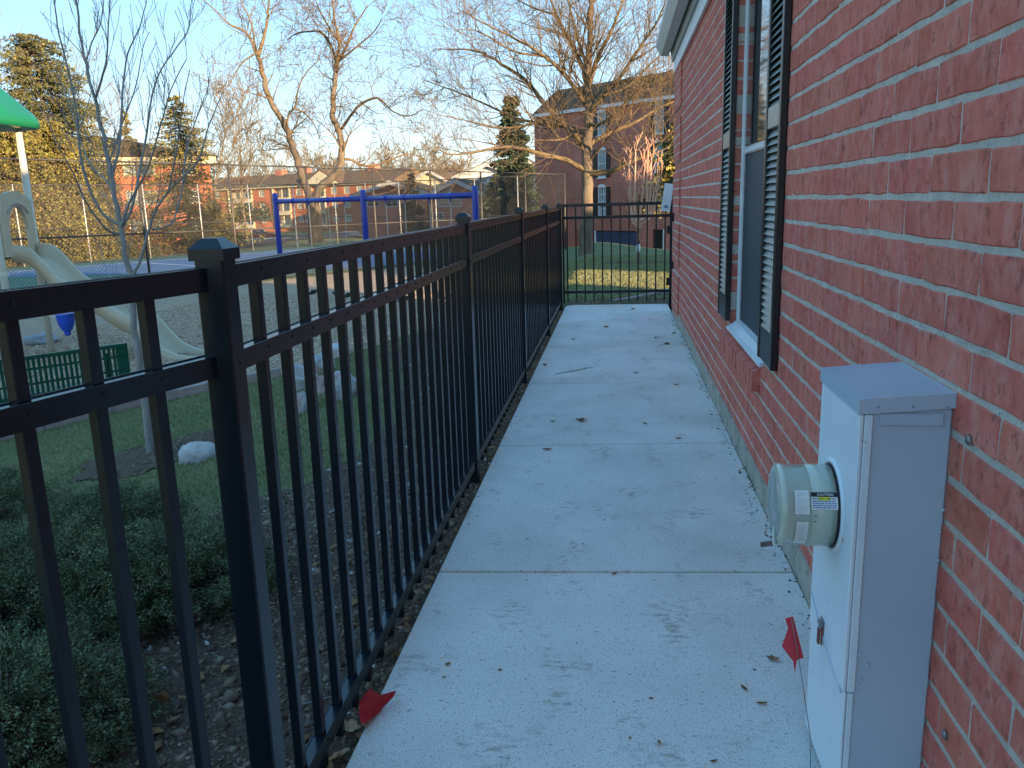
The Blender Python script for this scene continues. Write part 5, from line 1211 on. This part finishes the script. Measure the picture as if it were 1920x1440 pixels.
# neighbouring house outside the picture, its shade falls over the lawn
nb = Bld('neighbour_house', 'brick neighbour house standing beyond the near house', (30.5, -5.6), (.66, .75), T(30, -6)); 
nb.part('wall', m_fbrick, (0, 15.5, 0, .3, -1, 5.6), (0, .3, .3, 9, -1, 5.6), (15.2, 15.5, .3, 9, -1, 5.6), (.3, 15.2, 8.7, 9, -1, 5.6))
mb = MB(); mb.add([nb.P(*q) for q in ((-.5,-.5,5.6), (16,-.5,5.6), (16,9.5,5.6), (-.5,9.5,5.6), (3,4.5,8.2), (12.5,4.5,8.2))], [(3,2,1,0), (0,1,5,4), (1,2,5), (2,3,4,5), (3,0,4)]); obj('roof', mb, m_roofd, nb.th)

# ================================================================ CARS
m_tyre = M('tyre_rubber', (.015,.015,.015), rough=.9); m_cglass = M('car_glass', (.02,.025,.03), rough=.05, spec=1.0)
def car(x, y, ang, colr, label, kind='sedan'):
    g = T(x, y)+.05; cm = M('car_paint_'+label.split()[0], colr, rough=.3, coat=.6); th = thing('parked_car', label, 'car', (x, y, g), 'cars parked beyond the court')
    if kind == 'suv': low = [(-2.25,.35),(-2.28,.85),(-2.1,1.0),(1.0,1.05),(1.95,.92),(2.25,.75),(2.27,.35)]; top = [(-2.1,1.0),(-1.85,1.58),(.35,1.62),(1.15,1.05)]
    else: low = [(-2.25,.32),(-2.28,.75),(-2.1,.90),(.9,.92),(1.9,.80),(2.25,.65),(2.27,.32)]; top = [(-1.75,.90),(-1.15,1.38),(.15,1.42),(1.05,.92)]
    def pr(poly, w0, w1, zlo, zhi):
        mb = MB(); n_ = len(poly); vs = []
        for sd_ in (-1, 1):
            for (s, z) in poly:
                w_ = w0+(w1-w0)*((z-zlo)/(zhi-zlo)); vs.append((s, sd_*w_, z))
        mb.add(vs, [tuple(range(n_)), tuple(range(n_, 2*n_))[::-1]]+[(i, n_+i, n_+(i+1) % n_, (i+1) % n_) for i in range(n_)]); mb.fixn = True; return mb
    for nm, pl, w0, w1, mt in (('body', low, .92, .84, cm), ('windows', top, .80, .62, m_cglass)):
        zs_ = [q[1] for q in pl]; b_ = pr(pl, w0, w1, min(zs_), max(zs_)); b_.xf((x, y, g), ang); obj(nm, b_, mt, th)
    rt = MB(); zt_ = top[1][1]; rt.add([(top[1][0]-.05, -.63, zt_+.003), (top[2][0]+.1, -.63, top[2][1]+.003), (top[2][0]+.1, .63, top[2][1]+.003), (top[1][0]-.05, .63, zt_+.003), (top[1][0], -.58, zt_+.05), (top[2][0], -.58, top[2][1]+.04), (top[2][0], .58, top[2][1]+.04), (top[1][0], .58, zt_+.05)], [(3,2,1,0),(4,5,6,7),(0,1,5,4),(1,2,6,5),(2,3,7,6),(3,0,4,7)]); rt.xf((x, y, g), ang); obj('roof', rt, cm, th)
    for sx_ in (-1.38, 1.38):
        for sy_ in (-.78, .78):
            wv = MB(); wv.lathe([(.2, -.10), (.31, -.09), (.33, -.05), (.33, .05), (.31, .09), (.2, .10)], (sx_, sy_, .33), (0, 1, 0), 16); wv.xf((x, y, g), ang); w_ = obj('wheel', wv, m_tyre, th); LOC[w_.name] = LOC[th.name]
            rv_ = MB(); rv_.lathe([(.19, -.105), (.05, -.11), (.05, .11), (.19, .105)], (sx_, sy_, .33), (0, 1, 0), 12); rv_.xf((x, y, g), ang); obj('rim', rv_, m_galv, w_)
    for sy_ in (-.62, .62):
        for sx_, mt, nm in ((2.24, m_white, 'headlight'), (-2.27, m_red, 'tail_light')):
            hb = MB(); hb.box(sx_-.04, sx_+.04, sy_-.15, sy_+.15, .6, .74, .02); hb.xf((x, y, g), ang); obj(nm, hb, mt, th)
for (px, D, ang, c_, lb, kd) in [(440, 76, 1.9, (.10,.12,.15), 'grey parked hatchback at left end of the row beyond the court', 'suv'), (472, 78, 1.95, (.03,.05,.12), 'navy parked car second in the row beyond the court', 'sedan'), (503, 79, 2.0, (.35,.38,.40), 'silver parked car third in the row beyond the court', 'sedan'), (532, 81, 2.0, (.25,.05,.05), 'maroon parked car beside the blue swing post', 'sedan'),
     (487, 122, .25, (.30,.04,.04), 'red car parked on the far road before the apartments', 'sedan'), (167, 60, .3, (.6,.6,.58), 'white parked car under the spruces beside the young tree', 'sedan'), (655, 78, 1.2, (.05,.05,.06), 'black parked car between the swing posts', 'suv')]:
    r_ = ray(px, 400); car(r_[0]/r_[1]*D, D, ang, c_, lb, kd)

sheet('gate_dirt', wob([(-1.3,12.3), (1.3,12.3), (1.3,13.3), (.2,13.5), (-1.3,13.9)], .06), .08, .012, m_dirt)
e2 = thing('garden_edging', 'pale curved edging strip on the ground just beyond the gate', 'edging', (.2, 13.2, T(.2, 13.2))); ep = [gnd(*q) for q in ((1150,566), (1180,562), (1210,556), (1240,551))]
mb = MB(); mb.tube([q+np.array((0, 0, .02)) for q in ep], .028, 6); obj('edging_strip', mb, m_curb, e2)
boulder(1244, 545, 34, 14, 'flat pale stone lying at the foot of the gate hinge post', 33, group='rocks on the lawn')
# ================================================================ GROUND COVER
rs = np.random.default_rng(77)
Tv = np.vectorize(T)
def inpoly(xs, ys, poly):
    c = np.zeros(len(xs), bool); j = len(poly)-1
    for i in range(len(poly)):
        xi, yi = poly[i]; xj, yj = poly[j]
        if yi != yj:
            m = ((yi > ys) != (yj > ys)) & (xs < (xj-xi)*(ys-yi)/(yj-yi)+xi); c ^= m
        j = i
    return c
def scatter(n, x0, x1, y0, y1, cond):
    xs = rs.uniform(x0, x1, n); ys = rs.uniform(y0, y1, n); k = cond(xs, ys); return xs[k], ys[k]
def chips(name, xs, ys, size, mat, flat=.5, dz=.01, thin=False):
    n = len(xs); z = Tv(xs, ys)+dz; s = size*np.exp(rs.normal(0, .38, n)); base = np.array([(1,0,0),(-1,0,0),(0,1,0),(0,-1,0),(0,0,1),(0,0,-1)], float)
    sc = np.stack([s*rs.uniform(.7, 1.5, n)*(1.6 if thin else 1), s*rs.uniform(.5, .9, n), s*flat*rs.uniform(.5, 1.2, n)], -1); V = base[None]*sc[:, None, :]*(1+rs.normal(0, .12, (n, 6, 1)))
    a = rs.uniform(0, 6.28, n); t = rs.normal(0, .35, n); c, q = np.cos(a), np.sin(a); X = V[:, :, 0]*np.cos(t)[:, None]+V[:, :, 2]*np.sin(t)[:, None]; Zz = -V[:, :, 0]*np.sin(t)[:, None]+V[:, :, 2]*np.cos(t)[:, None]
    V2 = np.stack([X*c[:, None]-V[:, :, 1]*q[:, None]+xs[:, None], X*q[:, None]+V[:, :, 1]*c[:, None]+ys[:, None], Zz+z[:, None]], -1)
    f = np.array([(0,2,4),(2,1,4),(1,3,4),(3,0,4),(2,0,5),(1,2,5),(3,1,5),(0,3,5)]); F = (f[None]+np.arange(n)[:, None, None]*6).reshape(-1, 3)
    return npmesh(name, V2.reshape(-1, 3), F, mat, None, 'stuff')
bedc = lambda x, y: inpoly(x, y, BEDW) & (x < -.775)
x_, y_ = scatter(30000, -3.0, -.775, .9, 7.5, bedc); chips('mulch_chips', x_, y_, .009, m_peb)
x_, y_ = scatter(9000, -3.0, -.775, 7.5, 12.2, bedc); chips('mulch_chips', x_, y_, .014, m_peb)
x_, y_ = scatter(2500, -1.3, 1.3, 12.4, 13.8, lambda x, y: x > -9); chips('gate_chips', x_, y_, .014, m_peb)
x_, y_ = scatter(1700, -2.4, -.775, .9, 10, bedc); chips('pale_pebbles', x_, y_, .010, m_stone, .7)
x_, y_ = scatter(3200, -3.3, -.775, 1.0, 4.5, bedc); chips('soil_clods', x_, y_, .017, m_peb, .7)
x_, y_ = scatter(2500, tb[0]-1, tb[0]+1.2, tb[1]-1, tb[1]+1, lambda x, y: inpoly(x, y, ring)); chips('tree_ring_chips', x_, y_, .014, m_peb)
x_, y_ = scatter(60000, -11, -1.6, 5, 22, lambda x, y: inpoly(x, y, PLAY) & (rs.uniform(0, 1, len(x)) < 9/(y+1))); chips('loose_wood_chips', x_, y_, .019, m_chipp, .35, .016, True)
x_, y_ = scatter(500, -9, -1.6, 6, 12, lambda x, y: inpoly(x, y, PLAY)); chips('pale_wood_chips', x_, y_, .024, m_stone, .3, .02, True)
def blades(name, xs, ys, h, wd, mat):
    n = len(xs); z = Tv(xs, ys)-.004; hh = h*rs.uniform(.5, 1.3, n); a = rs.uniform(0, 6.28, n); ln = rs.normal(0, .7, (n, 2))*hh[:, None]; dx, dy = np.cos(a)*wd, np.sin(a)*wd
    V = np.stack([np.stack([xs-dx, ys-dy, z], -1), np.stack([xs+dx, ys+dy, z], -1), np.stack([xs+ln[:, 0], ys+ln[:, 1], z+hh], -1)], 1)
    return npmesh(name, V.reshape(-1, 3), np.arange(n*3).reshape(-1, 3), mat, None, 'stuff')
curbpoly = [tuple(p) for p in CURB]+[(-3.3, 11.2)]
lawn = lambda x, y: ~inpoly(x, y, PLAY) & ~inpoly(x, y, BEDW) & ~inpoly(x, y, ring)
x_, y_ = scatter(150000, -9, -1.5, 2.2, 11.5, lambda x, y: lawn(x, y) & (x > -y*.95-1.0)); blades('lawn_grass', x_, y_, .035, .0035, m_blade)
x_, y_ = scatter(130000, -3, 6, 12.6, 30, lambda x, y: (rs.uniform(0, 1, len(x)) < 14/y) & (x < y*.12+1.2) & (x > -y*.13-1.5)); blades('far_lawn_grass', x_, y_, .045, .007, m_blade)

# ================================================================ JUNIPERS
def juniper(px, py, w_, dpt, h, seed, label, n=330):
    r_ = np.random.default_rng(seed); p = gnd(px, py); c0 = np.array((p[0], p[1], T(p[0], p[1]))); th = thing('juniper_shrub', label, 'shrub', c0, 'junipers planted along the fence'); st = Tubes(); V = []; Vt = []
    for i in range(n):
        az = r_.uniform(0, 6.28); el = r_.uniform(.05, 1.25)**1.0; rad = r_.uniform(.72, 1.06)
        end = c0+np.array((math.cos(az)*math.cos(el)*w_/2*rad, math.sin(az)*math.cos(el)*dpt/2*rad, .04+math.sin(el)*h*rad)); end[2] = max(end[2], T(end[0], end[1])+.03)
        a = c0+np.array((r_.normal(0, .08)*w_, r_.normal(0, .08)*dpt, .05)); d = _n(end-a); d2 = _n(d*.6+np.array((math.cos(az), math.sin(az), .25))); tipl = r_.uniform(.07, .15)
        tip = end+d2*tipl; st.add([a, (a+end)/2+np.array((0, 0, .03)), end, tip], [.005, .003, .002, .0006], 3)
        m = 125
        t = r_.uniform(0, 1, m); side = _n(np.cross(d2, r_.normal(0, 1, 3)+np.array((0, 0, 2)))); up = np.cross(side, d2)
        base = end+(tip-end)*t[:, None]*1.0-d2*.04; off = r_.normal(0, 1, m)*(.030*(1.05-t)+.006); c = base+side*off[:, None]+up*(r_.normal(0, .016, m))[:, None]
        ld = d2[None]*.9+side[None]*np.sign(off)[:, None]*.65+r_.normal(0, .42, (m, 3)); ld /= np.linalg.norm(ld, axis=1)[:, None]; s2 = np.cross(ld, r_.normal(0, 1, (m, 3))); s2 /= np.linalg.norm(s2, axis=1)[:, None]
        L_ = r_.uniform(.007, .016, m)[:, None]; q = np.stack([c-ld*L_*.5, c+s2*L_*.24, c+ld*L_*.6, c-s2*L_*.24], 1)
        if r_.uniform() < .16: Vt.append(q)
        else: V.append(q)
    V = np.concatenate(V); npmesh('foliage', V.reshape(-1, 3), np.arange(len(V)*4).reshape(-1, 4), m_jun, th); V = np.concatenate(Vt); npmesh('pale_tips', V.reshape(-1, 3), np.arange(len(V)*4).reshape(-1, 4), m_junp, th)
    st.build('stems', m_bark, th); return th
juniper(60, 1180, 1.15, 1.1, .40, 1, 'large dense green juniper shrub at lower left behind the fence', 520)
juniper(330, 1130, .85, .9, .27, 2, 'spreading juniper shrub directly behind the big near fence post', 400)
juniper(20, 1420, .85, .8, .30, 3, 'nearest juniper with pale tips at bottom left corner', 380)
juniper(-60, 1010, 1.3, 1.0, .40, 4, 'juniper shrub at left edge next to the lawn', 380)
juniper(215, 1010, .9, .7, .22, 6, 'low juniper shrub reaching toward the lawn', 300)

# ================================================================ LEAVES, TWIG, FLAGS
def leaf_mesh(seed, size, lobes=True):
    rr = random.Random(seed); n_ = 26; mb = MB(); vs = []; 
    for k in range(n_):
        t = 2*math.pi*k/n_; r_ = 1.0
        r_ = (.55+.45*abs(math.cos(2.5*t))**.7 if lobes else 1.0)*(1.0+rr.uniform(-.08, .08)); x = math.cos(t)*r_*size; y = math.sin(t)*r_*size*(.62 if lobes else .34)
        vs.append((x, y, .10*size+abs(y)*.45+.25*x*x/size*rr.uniform(.6, 1.2)))
    vs.append((0, 0, .02*size)); top = [(i, (i+1) % n_, n_) for i in range(n_)]; vs2 = [(x, y, z-.0008) for x, y, z in vs]; b = n_+1
    mb.add(vs+vs2, top+[(b+(i+1) % n_, b+i, b+n_) for i in range(n_)]+[(i, b+i, b+(i+1) % n_, (i+1) % n_) for i in range(n_)])
    if lobes: mb.tube([(-size*.9, 0, .1*size), (-size*1.6, size*.12, .16*size)], size*.03, 3)
    return mb
LM = [leaf_mesh(i, .034, i % 3 != 2).mesh('leaf', m_leaf) for i in range(6)]; LP = leaf_mesh(9, .045).mesh('leaf', m_leafpale)
def leafat(px, py, k, rot, s, label, dz=.002, me=None, tilt=0.0, on='s'):
    p = slab(px, py) if on == 's' else gnd(px, py, .01); o = place('fallen_leaf', me or LM[k % 6], (p[0], p[1], p[2]+dz)); o.rotation_euler = (tilt, tilt*.4, rot); s *= .85; o.scale = (s, s, s); tag(o, label, 'leaf', 'dead leaves on the ground'); return o
for a in [(1090,790,0,.3,1.5,'curled tan oak leaf left of middle on the third slab of the walkway'), (1036,791,2,.1,.8,'narrow dark leaf left of the curled tan oak leaf'), (1209,795,5,2.2,.8,'small dark folded leaf right of the tan oak leaf'), (1026,844,2,0,1.1,'long thin dark leaf just before the middle walkway joint'),
          (1192,700,5,2.6,1.0,'thin curled leaf right of the long twig on the walkway'), (1251,646,3,.4,1.5,'dark crumpled leaf near the wall below the far shutter'), (1263,626,1,1.1,1.3,'brown leaf against the wall foot on the far part of walkway'), (1229,634,4,2.0,1.1,'brown leaf left of the two leaves near wall foot'),
          (1137,614,0,.2,1.3,'small dark leaf in the middle of the far walkway'), (1187,580,4,.9,1.4,'dark leaf near the gate on the last slab'), (1022,685,3,1.4,1.2,'dark leaf near left edge beside the start of the twig'), (1152,1077,5,.7,.55,'small brown seed leaf just below the near walkway joint'),
          (1395,1292,5,2.0,.55,'thin brown leaf left of the utility box flag wire'), (1428,1321,2,0.05,.6,'flat dark willow leaf at foot of the utility box'), (1181,1385,4,1,.22,'tiny dark crumb at bottom middle of the near slab'), (1236,1393,1,2,.30,'round dark crumb at bottom middle of the near slab'), (1338,1429,2,.3,.4,'small dark leaf bit at the bottom edge of the near slab'),
          (1449,1238,0,2.7,.8,'pale leaf outline beside the standing red flag'), (840,1247,4,.8,.42,'round dark spot like leaf at left of the near slab'), (1272,823,2,.1,.8,'dark sliver of leaf on the right of the middle walkway joint'), (1268,722,2,.2,.9,'thin leaf just after the third walkway joint near the wall'), (1075,637,4,.2,.9,'small dark leaf on the far left of the walkway')]: leafat(*a)
for i, (px, py, s) in enumerate([(655,1372,1.9), (800,1108,1.3), (690,1330,1.2), (640,1425,1.5), (855,1000,1.1), (905,905,1.2), (762,1180,1.1), (1000,700,1.4), (1035,610,1.6), (962,770,1.2)]):
    leafat(px, py, i, i*1.3, s*.55, ['large pale oak leaf beside the fallen red flag', 'pale oak leaf under the fence near the near walkway joint', 'tan leaf behind the fallen red flag', 'pale curled leaf at bottom edge below the fence', 'tan leaf under the fence left of the middle slab', 'tan leaf at the foot of the second fence post', 'brown leaf between pickets and walkway edge near the first joint', 'brown leaf beside the third fence post', 'brown leaf beside the fourth fence post', 'brown leaf below the fence between second and third posts'][i], .012, LP if i in (0, 1, 3) else None, .25, 'g')
LO = [(170,1150), (205,1145), (15,1330), (210,1120), (265,1370), (30,1220), (310,1330), (150,1185)]
for i, (px, py) in enumerate(LO):
    p = gnd(px, py); o = place('fallen_leaf', LM[i % 6], (p[0], p[1], T(p[0], p[1])+(.30 if i in (0, 1, 3, 7) else .05))); o.rotation_euler = (1.1, .4*i, i*1.7); o.scale = (.9,)*3
    tag(o, ['brown leaf caught upright in the large juniper', 'brown leaf caught beside the upright one in the large juniper', 'tan leaf in the nearest juniper', 'reddish leaf caught at the top of the large juniper', 'pale leaf on soil left of the near fence post', 'tan leaf at left edge in the large juniper', 'tan leaf on soil below the spreading juniper', 'small brown leaf low in the large juniper'][i], 'leaf', 'dead leaves on the ground')
# leaf crumbs and litter
x_, y_ = scatter(260, -.75, .70, 1.9, 12.2, lambda x, y: rs.uniform(0, 1, len(x)) < .35+.5*(np.abs(x) > .55))
n = len(x_); a = rs.uniform(0, 6.28, n); L_ = rs.uniform(.003, .010, n); V = np.stack([np.stack([x_+np.cos(a+b_)*L_*k, y_+np.sin(a+b_)*L_*k, np.full(n, .0015)+z], -1) for b_, k, z in ((0,1,0), (1.8,.5,.003), (3.1,1,0), (4.6,.5,.002))], 1)
npmesh('leaf_crumbs', V.reshape(-1, 3), np.arange(n*4).reshape(-1, 4), m_leaf, None, 'stuff')
def litter(n0, x0, x1, y0, y1, cond, size, name):
    x_, y_ = scatter(n0, x0, x1, y0, y1, cond); n = len(x_); a = rs.uniform(0, 6.28, n); z = Tv(x_, y_)+.018; L_ = size*rs.uniform(.5, 1.2, n)
    V = np.stack([np.stack([x_+np.cos(a+b_)*L_*k, y_+np.sin(a+b_)*L_*k, z+rs.uniform(0, .6, n)*L_], -1) for b_, k in ((0,1), (1.3,.6), (3.1,1), (4.6,.6))], 1); npmesh(name, V.reshape(-1, 3), np.arange(n*4).reshape(-1, 4), m_leaf, None, 'stuff')
litter(420, -1.6, -.78, 2, 12.2, bedc, .028, 'leaf_litter'); litter(700, -3, 5, 12.5, 26, lambda x, y: x < y, .05, 'lawn_leaves'); litter(300, -8, -2, 3, 11, lawn, .03, 'lawn_leaves')
# efflorescent grit along the wall foot
x_, y_ = scatter(1500, .655, .735, 1.6, 11.5, lambda x, y: rs.uniform(.655, .735, len(x)) < x+.0); z0T = T
n = len(x_); chg = MB()
def gritmesh(xs, ys):
    n = len(xs); s = .0035*np.exp(rs.normal(0, .5, n)); base = np.array([(1,0,0),(-1,0,0),(0,1,0),(0,-1,0),(0,0,1)], float); V = base[None]*s[:, None, None]*(1+rs.normal(0, .2, (n, 5, 1))); V[:, :, 0] += xs[:, None]; V[:, :, 1] += ys[:, None]; V[:, :, 2] += .0005
    f = np.array([(0,2,4),(2,1,4),(1,3,4),(3,0,4)]); npmesh('mortar_grit', V.reshape(-1, 3), (f[None]+np.arange(n)[:, None, None]*5).reshape(-1, 3), m_peb, None, 'stuff')
gritmesh(x_, y_)
# long twig on the walkway
tp = [slab(*q) for q in ((1041, 702), (1060, 699), (1078, 696), (1096, 692), (1112, 689))]; mb = MB(); mb.tube([p+np.array((0, 0, .004+.002*(i % 2))) for i, p in enumerate(tp)], [.0022, .003, .003, .0025, .0015], 5)
o = obj('twig', mb, m_bark, origin=tp[0]); tag(o, 'long thin bare twig lying across the middle of the walkway', 'twig')
# standing marker flag by the utility box
fY = 2.02; fb = atY(1522, 1438, 2.00); top_ = atY(1484, 1160, fY-.01)
fl = thing('marker_flag', 'small red marker flag on wire standing beside the utility box', 'flag', (fb[0], fb[1], 0)); mb = MB(); mb.tube([(fb[0], fb[1], -.05), fb+np.array((-.006, 0, .08)), atY(1502, 1262, fY), top_], .0013, 5); obj('wire', mb, m_steel, fl)
pq = [(1487,1156), (1472,1160), (1478,1178), (1466,1212), (1487,1240), (1490,1262), (1494,1238), (1507,1233)]
FV = [atY(px, py, fY+dy) for (px, py), dy in zip(pq, (0, .012, .02, .035, .02, .012, .008, 0))]; mb = MB(); n_ = len(FV); ctr = atY(1487, 1205, fY+.004)
vs = FV+[ctr]; vs2 = [p+np.array((.0, .0012, 0)) for p in vs]; b = n_+1; mb.add(vs+vs2, [(i, (i+1) % n_, n_) for i in range(n_)]+[(b+(i+1) % n_, b+i, b+n_) for i in range(n_)]+[(i, b+i, b+(i+1) % n_, (i+1) % n_) for i in range(n_)]); mb.fixn = True
obj('pennant', mb, m_red, fl)
# fallen flag under the fence
s0 = slab(700, 1335); ff = thing('marker_flag', 'crumpled red marker flag fallen over the walkway edge below the fence', 'flag', (s0[0], s0[1], 0))
grid = [[(674,1316,.055), (684,1302,.085), (694,1290,.11)], [(673,1335,.025), (694,1316,.035), (712,1303,.06)], [(676,1354,.02), (706,1326,.012), (743,1295,.035)], [(681,1359,.035), (708,1337,.012), (737,1307,.012)]]
mb = MB(); vs = []
for row in grid:
    for (px, py, z) in row: vs.append(slab(px, py, z))
vs2 = [np.array(v)-np.array((0, 0, .0012)) for v in vs]; fs = []
for i in range(3):
    for j in range(2): a = i*3+j; fs += [(a, a+1, a+4, a+3), (12+a, 12+a+3, 12+a+4, 12+a+1)]
mb.add(vs+vs2, fs); mb.fixn = True; obj('pennant', mb, m_red, ff, smooth=True)
mb = MB(); mb.tube([slab(675, 1345, .02), slab(640, 1300, .03), slab(600, 1330, .0)+np.array((-.1, .0, 0))], .0013, 4); obj('wire', mb, m_steel, ff)
